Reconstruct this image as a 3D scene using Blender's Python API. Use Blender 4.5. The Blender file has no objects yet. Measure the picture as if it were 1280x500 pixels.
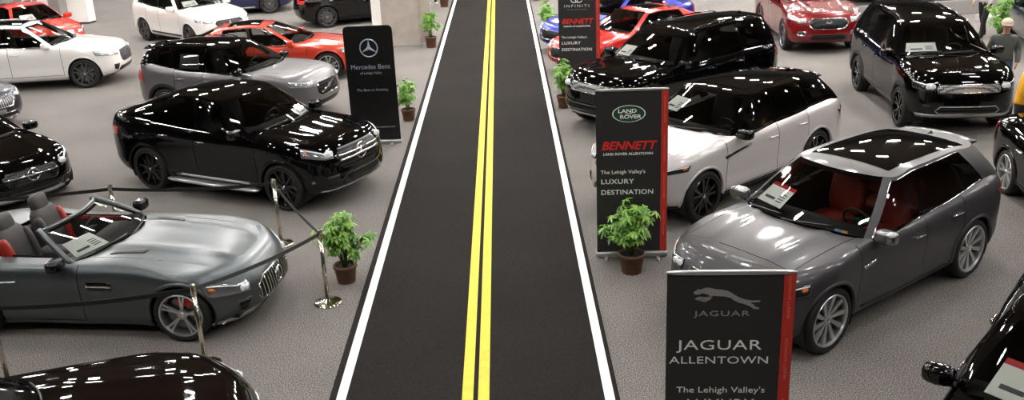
import bpy, bmesh, math, random
import numpy as np
from mathutils import Vector, Matrix
from mathutils.bvhtree import BVHTree

random.seed(7)
SC = bpy.context.scene
COL = SC.collection
R = math.radians


# ------------------------------------------------------------------ materials
def lin(c):
    return tuple(((v / 255) / 12.92 if v / 255 <= .04045 else ((v / 255 + .055) / 1.055) ** 2.4) for v in c)


MATS = {}


def mat(name, rgb=(128, 128, 128), rough=.5, metal=0., coat=0., spec=.5, emit=None, estr=0., bump=None, noise=None):
    """rgb in sRGB 0-255.  bump=(scale,strength); noise=(scale, rgb2, detail)"""
    if name in MATS:
        return MATS[name]
    m = bpy.data.materials.new(name)
    m.use_nodes = True
    nt = m.node_tree
    b = nt.nodes['Principled BSDF']
    b.inputs['Base Color'].default_value = (*lin(rgb), 1)
    b.inputs['Roughness'].default_value = rough
    b.inputs['Metallic'].default_value = metal
    b.inputs['Coat Weight'].default_value = coat
    b.inputs['Coat Roughness'].default_value = .03
    b.inputs['Specular IOR Level'].default_value = spec
    if emit:
        b.inputs['Emission Color'].default_value = (*lin(emit), 1)
        b.inputs['Emission Strength'].default_value = estr
    tc = None
    if bump or noise:
        tc = nt.nodes.new('ShaderNodeTexCoord')
    if noise:
        n = nt.nodes.new('ShaderNodeTexNoise')
        n.inputs['Scale'].default_value = noise[0]
        n.inputs['Detail'].default_value = noise[2] if len(noise) > 2 else 3
        nt.links.new(tc.outputs['Object'], n.inputs['Vector'])
        r = nt.nodes.new('ShaderNodeValToRGB')
        r.color_ramp.elements[0].position = .35
        r.color_ramp.elements[1].position = .65
        r.color_ramp.elements[0].color = (*lin(rgb), 1)
        r.color_ramp.elements[1].color = (*lin(noise[1]), 1)
        nt.links.new(n.outputs['Fac'], r.inputs['Fac'])
        nt.links.new(r.outputs['Color'], b.inputs['Base Color'])
    if bump:
        n = nt.nodes.new('ShaderNodeTexNoise')
        n.inputs['Scale'].default_value = bump[0]
        nt.links.new(tc.outputs['Object'], n.inputs['Vector'])
        bp = nt.nodes.new('ShaderNodeBump')
        bp.inputs['Strength'].default_value = bump[1]
        bp.inputs['Distance'].default_value = .01
        nt.links.new(n.outputs['Fac'], bp.inputs['Height'])
        nt.links.new(bp.outputs['Normal'], b.inputs['Normal'])
    MATS[name] = m
    return m


def paint(name, rgb, metal=0., rough=.3, spec=.5, coat=1., crough=.03):
    m = mat('paint_' + name, rgb, rough, metal, coat, spec)
    m.node_tree.nodes['Principled BSDF'].inputs['Coat Roughness'].default_value = crough
    return m


def glass(name, tint):
    """tinted car glass: see-through with a clear gloss"""
    if name in MATS:
        return MATS[name]
    m = bpy.data.materials.new(name)
    m.use_nodes = True
    nt = m.node_tree
    nt.nodes.clear()
    out = nt.nodes.new('ShaderNodeOutputMaterial')
    tr = nt.nodes.new('ShaderNodeBsdfTransparent')
    tr.inputs['Color'].default_value = (tint, tint * 1.02, tint, 1)
    gl = nt.nodes.new('ShaderNodeBsdfGlossy')
    gl.inputs['Roughness'].default_value = .02
    fr = nt.nodes.new('ShaderNodeFresnel')
    fr.inputs['IOR'].default_value = 1.5
    mx = nt.nodes.new('ShaderNodeMixShader')
    nt.links.new(fr.outputs[0], mx.inputs[0])
    nt.links.new(tr.outputs[0], mx.inputs[1])
    nt.links.new(gl.outputs[0], mx.inputs[2])
    nt.links.new(mx.outputs[0], out.inputs['Surface'])
    MATS[name] = m
    return m


def mesh_pattern(name, c1, c2, scale, kind='grid'):
    """grille mesh: a fine dark grid of bars, by object coordinates"""
    if name in MATS:
        return MATS[name]
    m = mat(name, c1, .35, .6)
    nt = m.node_tree
    b = nt.nodes['Principled BSDF']
    tc = nt.nodes.new('ShaderNodeTexCoord')
    mp = nt.nodes.new('ShaderNodeMapping')
    nt.links.new(tc.outputs['Object'], mp.inputs['Vector'])
    if kind == 'grid':
        t = nt.nodes.new('ShaderNodeTexVoronoi')
        t.inputs['Scale'].default_value = scale
        t.inputs['Randomness'].default_value = .15
        fac = t.outputs['Distance']
    else:
        t = nt.nodes.new('ShaderNodeTexWave')
        t.bands_direction = 'Z' if kind == 'hor' else 'Y'
        t.inputs['Scale'].default_value = scale
        fac = t.outputs['Fac']
    nt.links.new(mp.outputs[0], t.inputs['Vector'])
    r = nt.nodes.new('ShaderNodeValToRGB')
    r.color_ramp.elements[0].position = .35
    r.color_ramp.elements[1].position = .6
    r.color_ramp.elements[0].color = (*lin(c1), 1)
    r.color_ramp.elements[1].color = (*lin(c2), 1)
    nt.links.new(fac, r.inputs['Fac'])
    nt.links.new(r.outputs['Color'], b.inputs['Base Color'])
    return m


# ------------------------------------------------------------------ objects
def add(name, verts, faces, m, parent=None, smooth=True, label=None, kind=None):
    me = bpy.data.meshes.new(name)
    me.from_pydata([tuple(v) for v in verts], [], [tuple(f) for f in faces])
    me.validate()
    if isinstance(m, (list, tuple)):
        for k in m:
            me.materials.append(k)
    elif m:
        me.materials.append(m)
    if smooth and len(me.polygons):
        me.polygons.foreach_set('use_smooth', [True] * len(me.polygons))
    o = bpy.data.objects.new(name, me)
    COL.objects.link(o)
    if parent is not None:
        o.parent = parent
    if label:
        o['label'] = label
    if kind:
        o['kind'] = kind
    return o


def addg(name, geo, m, parent=None, smooth=True, label=None):
    return add(name, geo[0], geo[1], m, parent, smooth, label)


def thing(name, label, cat, loc=(0, 0, 0), rotz=0., group=None):
    o = bpy.data.objects.new(name, None)
    COL.objects.link(o)
    o.empty_display_size = .2
    o.location = loc
    o.rotation_euler = (0, 0, rotz)
    o['label'] = label
    o['category'] = cat
    if group:
        o['group'] = group
    return o


def tag(o, label, cat, group=None):
    o['label'] = label
    o['category'] = cat
    if group:
        o['group'] = group
    return o


def inst(o, parent, name=None):
    c = o.copy()
    COL.objects.link(c)
    c.parent = parent
    return c


def structure(o):
    o['kind'] = 'structure'
    return o


# ------------------------------------------------------------------ geometry (verts, faces)
def join(*gs):
    V, F = [], []
    for v, f in gs:
        n = len(V)
        V += [tuple(p) for p in v]
        F += [tuple(i + n for i in q) for q in f]
    return V, F


def xf(g, M):
    return [tuple(M @ Vector(v)) for v in g[0]], g[1]


def move(g, x=0, y=0, z=0):
    return [(v[0] + x, v[1] + y, v[2] + z) for v in g[0]], g[1]


def rot(g, a, axis='Z'):
    return xf(g, Matrix.Rotation(a, 4, axis))


def mirr(g):
    return [(v[0], -v[1], v[2]) for v in g[0]], [tuple(reversed(f)) for f in g[1]]


def box(cx, cy, cz, sx, sy, sz):
    x, y, z = sx / 2, sy / 2, sz / 2
    V = [(cx + a * x, cy + b * y, cz + c * z) for a in (-1, 1) for b in (-1, 1) for c in (-1, 1)]
    F = [(0, 1, 3, 2), (4, 6, 7, 5), (0, 4, 5, 1), (2, 3, 7, 6), (0, 2, 6, 4), (1, 5, 7, 3)]
    return V, F


def rbox(cx, cy, cz, sx, sy, sz, p=5, n=5):
    """rounded box (superellipsoid on a cube grid)"""
    V, F, ix = [], [], {}

    def vid(u):
        k = tuple(round(c, 4) for c in u)
        if k not in ix:
            s = (sum(abs(c) ** p for c in u)) ** (1 / p)
            ix[k] = len(V)
            V.append((cx + u[0] / s * sx / 2, cy + u[1] / s * sy / 2, cz + u[2] / s * sz / 2))
        return ix[k]
    g = [math.tan((-1 + 2 * i / n) * math.pi / 4) for i in range(n + 1)]
    for ax in range(3):
        for sg in (-1, 1):
            for i in range(n):
                for j in range(n):
                    q = []
                    for a, b in ((i, j), (i + 1, j), (i + 1, j + 1), (i, j + 1)):
                        u = [0, 0, 0]
                        u[ax] = sg
                        u[(ax + 1) % 3] = g[a]
                        u[(ax + 2) % 3] = g[b]
                        q.append(vid(u))
                    F.append(tuple(q if sg > 0 else reversed(q)))
    return V, F


def lathe(prof, n=32, axis='Z', closed=False):
    V, F = [], []
    m = len(prof)
    for k in range(n):
        a = 2 * math.pi * k / n
        c, s = math.cos(a), math.sin(a)
        for r, h in prof:
            V.append((r * c, r * s, h) if axis == 'Z' else ((r * c, h, r * s) if axis == 'Y' else (h, r * c, r * s)))
    for k in range(n):
        k2 = (k + 1) % n
        for i in range(m - (0 if closed else 1)):
            i2 = (i + 1) % m
            q = (k * m + i, k2 * m + i, k2 * m + i2, k * m + i2)
            F.append(q if axis != 'Y' else tuple(reversed(q)))
    return V, F


def tube(path, r, n=8, closed=False, flat=None):
    """round tube through points; flat=(a,b) gives an elliptic section"""
    P = [Vector(p) for p in path]
    V, F = [], []
    m = len(P)
    up0 = Vector((0, 0, 1))
    for i in range(m):
        if closed:
            t = P[(i + 1) % m] - P[i - 1]
        else:
            t = P[min(i + 1, m - 1)] - P[max(i - 1, 0)]
        if t.length < 1e-9:
            t = Vector((1, 0, 0))
        t.normalize()
        u = up0 if abs(t.dot(up0)) < .95 else Vector((1, 0, 0))
        a = t.cross(u).normalized()
        b = a.cross(t)
        rr = r[i] if isinstance(r, (list, tuple)) else r
        ra, rb = (rr, rr) if not flat else flat
        for k in range(n):
            an = 2 * math.pi * k / n
            V.append(tuple(P[i] + a * math.cos(an) * ra + b * math.sin(an) * rb))
    for i in range(m if closed else m - 1):
        for k in range(n):
            i2 = (i + 1) % m
            F.append((i * n + k, i * n + (k + 1) % n, i2 * n + (k + 1) % n, i2 * n + k))
    if not closed:
        F.append(tuple(reversed(range(n))))
        F.append(tuple((m - 1) * n + k for k in range(n)))
    return V, F


def torus(R0, r, n=32, k=8, axis='Z'):
    prof = [(R0 + r * math.cos(2 * math.pi * i / k), r * math.sin(2 * math.pi * i / k)) for i in range(k)]
    return lathe(prof, n, axis, True)


def prism(poly, h0, h1, axis='Y'):
    """2-D polygon (u,w) extruded; axis Y: (u,h,w)   axis X: (h,u,w)   axis Z: (u,w,h)"""
    def p(u, w, h):
        return (u, h, w) if axis == 'Y' else ((h, u, w) if axis == 'X' else (u, w, h))
    n = len(poly)
    V = [p(u, w, h0) for u, w in poly] + [p(u, w, h1) for u, w in poly]
    F = [tuple(range(n)), tuple(range(2 * n - 1, n - 1, -1))]
    F += [(i, i + n, (i + 1) % n + n, (i + 1) % n) for i in range(n)]
    return V, F


def fix_normals(o):
    bm = bmesh.new()
    bm.from_mesh(o.data)
    bmesh.ops.recalc_face_normals(bm, faces=bm.faces)
    bm.to_mesh(o.data)
    bm.free()


def bevel_obj(o, w=.01, seg=2):
    bm = bmesh.new()
    bm.from_mesh(o.data)
    bmesh.ops.recalc_face_normals(bm, faces=bm.faces)
    es = [e for e in bm.edges if len(e.link_faces) == 2 and e.calc_face_angle(0) > .6]
    bmesh.ops.bevel(bm, geom=es, offset=w, segments=seg, affect='EDGES', profile=.6)
    for f in bm.faces:
        f.smooth = False
    bm.to_mesh(o.data)
    bm.free()


def lettering(name, text, size, m, parent, loc, xs=1., bold=0., shear=0., align='CENTER', spacing=1., thick=.002, rotz=0.):
    """flat raised letters facing -Y of the parent, baseline at loc"""
    cu = bpy.data.curves.new(name, 'FONT')
    cu.body = text
    cu.size = size
    cu.shear = shear
    cu.offset = bold
    cu.extrude = thick / 2
    cu.align_x = align
    cu.space_character = spacing
    cu.resolution_u = 3
    o = bpy.data.objects.new(name, cu)
    COL.objects.link(o)
    bpy.context.view_layer.update()
    me = bpy.data.meshes.new_from_object(o.evaluated_get(bpy.context.evaluated_depsgraph_get()))
    bpy.data.objects.remove(o)
    me.transform(Matrix.Translation(loc) @ Matrix.Rotation(rotz, 4, 'Y') @ Matrix.Rotation(R(90), 4, 'X') @ Matrix.Diagonal((xs, 1, 1, 1)))
    me.materials.clear()
    me.materials.append(m)
    me.name = name
    o = bpy.data.objects.new(name, me)
    COL.objects.link(o)
    o.parent = parent
    return o
LAMP, EXPO = 265., 0.
# ------------------------------------------------------------------ cars
def herm(P, ns, sym=False):
    P = np.asarray(P, float)
    n = len(P)
    if sym:
        a, b = P[1].copy(), P[-2].copy()
        a[1] *= -1
        b[1] *= -1
        Q = np.vstack([a[None], P, b[None]])
    else:
        Q = P
    dt = np.linalg.norm(np.diff(Q, axis=0), axis=1) + 1e-6
    d = np.diff(Q, axis=0) / dt[:, None]
    m = np.zeros_like(Q)
    m[0], m[-1] = d[0], d[-1]
    for i in range(1, len(Q) - 1):
        m[i] = (d[i - 1] * dt[i] + d[i] * dt[i - 1]) / (dt[i - 1] + dt[i])
    if sym:
        m, dt = m[1:-1], dt[1:-1]
    out = []
    for i in range(n - 1):
        for k in range(ns[i]):
            t = k / ns[i]
            h = dt[i]
            out.append((2 * t ** 3 - 3 * t * t + 1) * P[i] + (t ** 3 - 2 * t * t + t) * h * m[i]
                       + (-2 * t ** 3 + 3 * t * t) * P[i + 1] + (t ** 3 - t * t) * h * m[i + 1])
    out.append(P[-1])
    return np.array(out)


def curve1(pts):
    """smooth z(x) through points given with falling x"""
    pts = sorted(pts)
    xs = np.array([p[0] for p in pts])
    zs = np.array([p[1] for p in pts])
    d = np.diff(zs) / np.diff(xs)
    m = np.zeros(len(xs))
    m[0], m[-1] = d[0], d[-1]
    for i in range(1, len(xs) - 1):
        m[i] = 0 if d[i - 1] * d[i] <= 0 else 2 * d[i - 1] * d[i] / (d[i - 1] + d[i])

    def f(x):
        x = min(max(x, xs[0]), xs[-1])
        i = min(max(int(np.searchsorted(xs, x)) - 1, 0), len(xs) - 2)
        h = xs[i + 1] - xs[i]
        t = (x - xs[i]) / h
        return float((2 * t ** 3 - 3 * t * t + 1) * zs[i] + (t ** 3 - 2 * t * t + t) * h * m[i]
                     + (-2 * t ** 3 + 3 * t * t) * zs[i + 1] + (t ** 3 - t * t) * h * m[i + 1])
    return f


SUV = dict(
    wb=2.874, xf=2.27, xr=-2.45, W=.965, H=1.65, R=.375, zb=.23,
    top=[(2.27, .84), (2.0, .97), (1.45, 1.055), (.95, 1.10), (0, 1.10), (-1.2, 1.16), (-1.9, 1.20), (-2.45, 1.10)],
    crown=.055, ridge=(.52, .014),
    wsb=1.02, wsa=.66, wst=.18, wta=.0, sb=[.64, -.33, -1.28, -1.78, -2.12], st=[-.03, -.42, -1.17, -1.52, -1.93],
    rgb=-2.36, rgt=-2.08, roof=[(.4, 1.53), (0, 1.62), (-.55, 1.65), (-1.2, 1.64), (-2.1, 1.55)],
    yb=.86, yt=.62, rcrown=.05, quarter=True)
SEDAN = dict(
    wb=2.87, xf=2.30, xr=-2.45, W=.925, H=1.43, R=.335, zb=.19,
    top=[(2.30, .68), (2.0, .79), (1.5, .88), (1.0, .945), (0, .93), (-1.2, .96), (-1.8, 1.0), (-2.45, .96)],
    crown=.05, ridge=(.45, .012),
    wsb=1.05, wsa=.62, wst=.10, wta=-.08, sb=[.60, -.30, -1.18, -1.45, -1.78], st=[-.12, -.42, -1.02, -1.15, -1.32],
    rgb=-2.0, rgt=-1.32, roof=[(.3, 1.33), (-.1, 1.405), (-.5, 1.43), (-1.0, 1.40), (-1.5, 1.29)],
    yb=.82, yt=.56, rcrown=.05, quarter=False)
INSET = [  # fraction of height, front, side, rear
    (0.00, .20, .13, .17), (0.05, .11, .065, .10), (0.17, .03, .022, .02), (0.36, .0, .020, .0), (0.55, .012, .006, .0),
    (0.71, .03, .0, .015), (0.84, .07, .010, .03), (0.93, .13, .035, .06), (0.98, .20, .07, .10), (1.0, .30, .11, .15)]
FW = [1, 1, .85, .4, 0, 0, 0, 0, 0, 0, 0, 0, 0]
NS = [4, 4, 5, 5, 6, 8, 8, 6, 5, 5, 4, 4]
GS = [5, 4, 2, 8, 2, 8, 2, 5, 4, 3, 4, 5]


def rescale(base, **o):
    s = dict(base)
    ref = [base['xr'], -base['wb'] / 2, base['wb'] / 2, base['xf']]
    for k in ('wb', 'xf', 'xr', 'W', 'H'):
        if k in o:
            s[k] = o[k]
    new = [s['xr'], -s['wb'] / 2, s['wb'] / 2, s['xf']]
    X = lambda x: float(np.interp(x, ref, new))
    kz, ky = s['H'] / base['H'], s['W'] / base['W']
    s['top'] = [(X(x), z * kz) for x, z in base['top']]
    s['roof'] = [(X(x), z * kz) for x, z in base['roof']]
    for k in ('wsb', 'wsa', 'wst', 'wta', 'rgb', 'rgt'):
        s[k] = X(base[k])
    s['sb'] = [X(x) for x in base['sb']]
    s['st'] = [X(x) for x in base['st']]
    s['yb'], s['yt'] = base['yb'] * ky, base['yt'] * ky
    s.update(o)
    return s


M_TYRE = mat('tyre_rubber', (16, 16, 17), .75)
M_DARK = mat('dark_trim', (10, 10, 11), .45)
M_CLAD = mat('black_plastic', (20, 20, 21), .6)
M_GBLK = mat('gloss_black', (4, 4, 5), .3, coat=1, spec=0.)
M_CHR = mat('chrome', (225, 226, 228), .12, 1.)
M_SILV = mat('silver_alloy', (196, 198, 200), .3, .9)
M_GREYALLOY = mat('grey_alloy', (110, 112, 116), .3, .9)
M_BALLOY = mat('black_alloy', (14, 14, 15), .25, .3, coat=.6)
M_DISC = mat('brake_steel', (120, 118, 116), .35, 1.)
M_RED = mat('caliper_red', (190, 16, 14), .4)
M_CAB = mat('cabin_black', (17, 17, 18), .7)
M_CABG = mat('cabin_grey', (52, 51, 50), .7)
M_CABR = mat('cabin_red_leather', (150, 40, 26), .5)
M_CABT = mat('cabin_tan_leather', (120, 100, 84), .6)
M_LAMP = mat('lamp_reflector', (205, 208, 212), .15, .8, coat=1)
M_LAMPD = mat('lamp_housing', (44, 46, 50), .12, .4, coat=1)
M_LENS = mat('lamp_lens', (236, 240, 245), .05, .1, coat=1)
M_TAIL = mat('tail_lens_red', (180, 20, 16), .12, coat=1)
M_AMBER = mat('amber_lens', (220, 110, 20), .15, coat=1)
G_FRONT = glass('windscreen_glass', .82)
G_SIDE = glass('side_glass', .55)
G_PRIV = glass('privacy_glass', .22)
G_ROOF = mat('panoramic_glass', (6, 6, 7), .3, coat=1, spec=0.)
GR_MESH = mesh_pattern('grille_mesh', (58, 60, 63), (8, 8, 9), 22.)
GR_HOR = mesh_pattern('grille_bars', (8, 8, 9), (48, 49, 52), 5., 'hor')
GR_VER = mesh_pattern('grille_vertical_bars', (6, 6, 7), (120, 122, 126), 5.5, 'ver')
GR_SIL = mesh_pattern('grille_silver_mesh', (200, 202, 206), (30, 30, 32), 34.)

WHEELS = {}


def wheel_meshes(style, Rt, mrim, caliper=None):
    key = (style, round(Rt, 3), mrim.name, caliper.name if caliper else None)
    if key in WHEELS:
        return WHEELS[key]
    rr = Rt * (.78 if style != 'small' else .70)
    w = .125
    tyre = lathe([(rr, w - .015), (rr + .02, w), (Rt - .035, w - .002), (Rt - .008, w - .025), (Rt, w - .06), (Rt, -w + .06),
                  (Rt - .008, -w + .025), (Rt - .035, -w), (rr, -w + .015)], 56, 'Y')
    rim = [lathe([(rr + .004, w - .012), (rr - .004, w - .002), (rr - .018, w - .006), (rr - .024, w - .03), (rr - .03, -.02), (rr - .03, -w + .02)], 56, 'Y')]

    def spoke(a, w0, w1, r0=.05, r1=None, y0=.085, y1=.098, d=.03, da=0.):
        r1 = r1 or rr - .012
        V = []
        for r, ww, yy, aa in ((r0, w0, y0, a), (r1, w1, y1, a + da)):
            c, s = math.cos(aa), math.sin(aa)
            for dy in (0, -d):
                for sg in (-1, 1):
                    e = ww / 2 * (1 if dy == 0 else 1.15)
                    V.append((r * c - sg * e * s, yy + dy, r * s + sg * e * c))
        F = [(0, 1, 5, 4), (2, 6, 7, 3), (0, 4, 6, 2), (1, 3, 7, 5), (0, 2, 3, 1), (4, 5, 7, 6)]
        return V, F
    T = 2 * math.pi
    if style == 'double5':
        for k in range(5):
            for sg in (-1, 1):
                rim.append(spoke(T * k / 5 + sg * .10, .035, .040, .06, None, da=sg * .13))
    elif style == 'five':
        for k in range(5):
            rim.append(spoke(T * k / 5, .085, .055))
            for sg in (-1, 1):
                rim.append(spoke(T * k / 5 + sg * .06, .02, .035, .12, None, .088, .096, .03, da=sg * .2))
    elif style == 'pair5':
        for k in range(5):
            for sg in (-1, 1):
                rim.append(spoke(T * k / 5 + sg * .035, .022, .026, .06, None, da=sg * .075))
    elif style == 'turbine':
        for k in range(10):
            rim.append(spoke(T * k / 10, .030, .062, .06, None, .075, .098, .03, da=.16))
    elif style == 'double7':
        for k in range(7):
            for sg in (-1, 1):
                rim.append(spoke(T * k / 7 + sg * .07, .026, .030, .06, None, da=sg * .11))
    elif style == 'star5':
        for k in range(5):
            rim.append(spoke(T * k / 5, .06, .03, .05, None, .08, .09))
            rim.append(spoke(T * (k + .5) / 5, .03, .03, .05, None, .075, .085))
    else:
        for k in range(10):
            rim.append(spoke(T * k / 10, .034, .026))
    hub = lathe([(0, .097), (.032, .096), (.038, .09), (.065, .082), (.07, .04)], 20, 'Y')
    disc = lathe([(.06, .03), (rr * .72, .03), (rr * .72, .005), (.06, .005)], 40, 'Y')
    back = lathe([(0, -.03), (rr - .02, -.03)], 40, 'Y')
    cap = lathe([(0, .102), (.024, .101), (.028, .095)], 16, 'Y')

    def mk(n, g, m):
        me = bpy.data.meshes.new(n)
        me.from_pydata(g[0], [], g[1])
        me.materials.append(m)
        return me
    ty = mk('tyre', tyre, M_TYRE)
    ty.polygons.foreach_set('use_smooth', [True] * len(ty.polygons))
    out = [('tyre', ty), ('rim', mk('rim', join(*rim, hub), mrim)), ('brake_disc', mk('brake_disc', join(disc), M_DISC)),
           ('wheel_backing', mk('wheel_backing', back, M_DARK)), ('hub_cap', mk('hub_cap', cap, M_CHR))]
    if caliper:
        an = [R(120 + 10 * i) for i in range(7)]
        pr = [(rr * .74 * math.cos(a), rr * .74 * math.sin(a)) for a in an] + [(rr * .42 * math.cos(a), rr * .42 * math.sin(a)) for a in reversed(an)]
        out.append(('brake_caliper', mk('brake_caliper', prism(pr, -.0, .055, 'Y'), caliper)))
    WHEELS[key] = out
    return out


def add_wheel(car, x, y, Rt, style, mrim, caliper=None):
    e = bpy.data.objects.new('wheel', None)
    COL.objects.link(e)
    e.empty_display_size = .1
    e.parent = car
    e.location = (x, y, Rt)
    e.rotation_euler = (0, .35 * (1 + x), 0) if y > 0 else (0, .35 * (1 + x), math.pi)
    for n, me in wheel_meshes(style, Rt, mrim, caliper):
        o = bpy.data.objects.new(n, me)
        COL.objects.link(o)
        o.parent = e
    return e


class Car:
    pass


def cut(bm, sel, co, no):
    fs = [f for f in bm.faces if sel(f)]
    if not fs:
        return
    es, vs = set(), set()
    for f in fs:
        es.update(f.edges)
        vs.update(f.verts)
    bmesh.ops.bisect_plane(bm, geom=list(vs) + list(es) + fs, dist=1e-5, plane_co=co, plane_no=no)


def take(bm, pred, remove=True):
    """pull the faces for which pred(centre, tag) holds out as (verts, faces)"""
    lay = bm.faces.layers.int['tag']
    fs = [f for f in bm.faces if pred(f.calc_center_median(), f[lay])]
    ix, V, F = {}, [], []
    for f in fs:
        q = []
        for v in f.verts:
            if v not in ix:
                ix[v] = len(V)
                V.append(tuple(v.co))
            q.append(ix[v])
        F.append(tuple(q))
    if remove and fs:
        bmesh.ops.delete(bm, geom=fs, context='FACES')
    return V, F


def car_body(S, root, mp, roof_m=None, doors=4, lod=1, open_top=False, pillar_m=None, glass_rear=None, clad=None,
             shape=None, arch=.05, seat_m=None, cabin=True, mlower=None):
    """the shell of one car in its own frame: x forward, y left, z up, origin on the floor midway between the axles"""
    c = Car()
    c.S, c.root = S, root
    roof_m = roof_m or mp
    pillar_m = pillar_m or roof_m
    xf_, xr, W, a, zb = S['xf'], S['xr'], S['W'], S['wb'] / 2, S['zb']
    ztop = curve1(S['top'])
    yref = W - .11
    cr = S['crown']
    ra, rh = S['ridge']

    def deckz(x, y):
        t = min(abs(y) / yref, 1.05)
        z = ztop(x) + cr * (1 - t * t)
        k = min(max((xf_ - .25 - x) / .4, 0), 1) * min(max((x - S['wsb'] + .4) / .3, 0), 1)
        if k > 0:
            z += rh * k * math.exp(-((abs(y) - ra * (1 - .15 * (x - S['wsb']))) / .07) ** 2)
        return z
    c.deckz = deckz
    fr = S.get('nose', 1.)     # how rounded the nose is in plan
    out = [(xf_, 0), (xf_ - .025 * fr, .42 * W), (xf_ - .15 * fr, .77 * W), (xf_ - .43, .95 * W), (a, W + S.get('flare', .0)), (a - .6, W - .014),
           (0, W - .008), (-a + .6, W - .008), (-a, W + S.get('flare', .0)), (xr + .40, .965 * W), (xr + .13, .80 * W), (xr + .03, .42 * W), (xr, 0)]
    nrm = [(1, 0), (1, .05), (.85, .53), (.3, .95)] + [(0, 1)] * 5 + [(-.3, .95), (-.85, .53), (-1, .05), (-1, 0)]
    rings = []
    for f, fi, si, ri in (shape or INSET):
        P = []
        for i, ((x, y), (nx, ny)) in enumerate(zip(out, nrm)):
            wf, wr = FW[i], FW[12 - i]
            d = fi * wf + ri * wr + si * (1 - wf - wr)
            px, py = x - nx * d, max(y - ny * d, 0)
            if i in (0, 12):
                py = 0.
            zt = deckz(px, py)
            z0 = zb + .05 * wf + .07 * wr
            P.append((px, py, z0 + f * (zt - z0)))
        rings.append(herm(P, NS, True))
    G = np.array(rings)
    nk = len(G)
    A = np.stack([herm(G[:, j], [3] * (nk - 1)) for j in range(G.shape[1])], 1)   # (V,S,3)
    nv, ns = A.shape[:2]
    bm = bmesh.new()
    lay = bm.faces.layers.int.new('tag')
    for sg in (1, -1):
        vs = [[bm.verts.new((p[0], sg * p[1], p[2])) for p in row] for row in A]
        for i in range(nv - 1):
            for j in range(ns - 1):
                q = [vs[i][j], vs[i][j + 1], vs[i + 1][j + 1], vs[i + 1][j]]
                fc = bm.faces.new(q if sg > 0 else q[::-1])
                fc[lay] = 1
    T = A[-1]
    fx = np.linspace(-1, 1, 25)
    rows = []
    for j in range(ns):
        x, y = T[j][0], T[j][1]
        rows.append([bm.verts.new((x, y * t, T[j][2] if abs(t) == 1 else deckz(x, y * t))) for t in fx])
    for j in range(ns - 1):
        for k in range(len(fx) - 1):
            fc = bm.faces.new([rows[j][k], rows[j + 1][k], rows[j + 1][k + 1], rows[j][k + 1]])
            fc[lay] = 2
    bmesh.ops.remove_doubles(bm, verts=bm.verts, dist=2e-4)
    bmesh.ops.dissolve_degenerate(bm, dist=1e-5, edges=bm.edges)
    bmesh.ops.recalc_face_normals(bm, faces=bm.faces)
    # underside open: make sure normals look outward (the hood must look up)
    up = [f for f in bm.faces if f[lay] == 2]
    if sum(f.normal.z for f in up) < 0:
        bmesh.ops.reverse_faces(bm, faces=bm.faces)
    bm.normal_update()
    c.bvh = BVHTree.FromBMesh(bm)

    def snap(p, off=0.):
        co, no, _, _ = c.bvh.find_nearest(Vector(p))
        return co + no * off
    c.snap = snap

    def fpt(y, z, off=0.):
        for dz in (0, .02, .04, .06, .08, .1, .14):
            h = c.bvh.ray_cast(Vector((xf_ + 2, y, z + dz)), Vector((-1, 0, 0)))
            if h[0] is not None:
                return Vector((h[0].x, y, z)) + h[1] * off
        return c.snap((xf_ - .3, y, z), off)

    def rpt(y, z, off=0.):
        h = c.bvh.ray_cast(Vector((xr - 2, y, z)), Vector((1, 0, 0)))
        return (h[0] + h[1] * off) if h[0] is not None else Vector((xr, y, z))

    def spt(x, z, sg=1, off=0.):
        h = c.bvh.ray_cast(Vector((x, 3 * sg, z)), Vector((0, -sg, 0)))
        return (h[0] + h[1] * off) if h[0] is not None else Vector((x, sg * W, z))

    def tpt(x, y, off=0.):
        h = c.bvh.ray_cast(Vector((x, y, 4)), Vector((0, 0, -1)))
        return (h[0] + h[1] * off) if h[0] is not None else Vector((x, y, deckz(x, y)))
    c.fpt, c.rpt, c.spt, c.tpt = fpt, rpt, spt, tpt

    # ---- greenhouse rings
    sb, st, yb, yt = S['sb'], S['st'], S['yb'], S['yt']
    zr = curve1(S['roof'])
    rc = S['rcrown']

    def roofz(x, y):
        return zr(x) - rc * (abs(y) / yt) ** 2.4
    pw = S.get('pillar', .035)
    wsb, wsa, wst, wta, rgb, rgt = (S[k] for k in ('wsb', 'wsa', 'wst', 'wta', 'rgb', 'rgt'))
    ybr = S.get('ybr', yb - .03)
    base = [(wsb, 0), (wsb - .07, .5 * yb), (wsa + .07, yb - .055), (sb[0], yb), (sb[1] + pw, yb), (sb[1] - pw, yb), (sb[2] + pw, yb), (sb[2] - pw, yb - .005),
            (sb[3], yb - .02), (sb[4], ybr), (rgb + .16, ybr - .14), (rgb + .03, .45 * yb), (rgb, 0)]
    ytr = S.get('ytr', yt - .06)
    topp = [(wst, 0), (wst - .035, .5 * yt), (wta + .045, yt - .065), (st[0], yt), (st[1] + pw, yt + .01), (st[1] - pw, yt + .01), (st[2] + pw, yt), (st[2] - pw, yt - .005),
            (st[3], yt - .015), (st[4], ytr), (rgt + .06, ytr - .10), (rgt + .012, .45 * yt), (rgt, 0)]
    bz = S.get('belt_drop', .006)
    B = herm([(x, y, deckz(x, y) - bz) for x, y in base], GS, True)
    Tp = herm([(x, y, roofz(x, y)) for x, y in topp], GS, True)
    for P in Tp:
        P[2] = roofz(P[0], P[1])
    c.B, c.Tp = B, Tp
    cum = np.cumsum([0] + GS)
    tn = np.gradient(B, axis=0)
    gn = np.stack([-tn[:, 1], tn[:, 0], np.zeros(len(B))], 1) * -1
    gn /= np.linalg.norm(gn, axis=1)[:, None] + 1e-9
    bul = np.interp(np.arange(len(B)), [0, cum[2], cum[3], cum[9], cum[12]], [.05, .03, .028, .028, .04])

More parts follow.
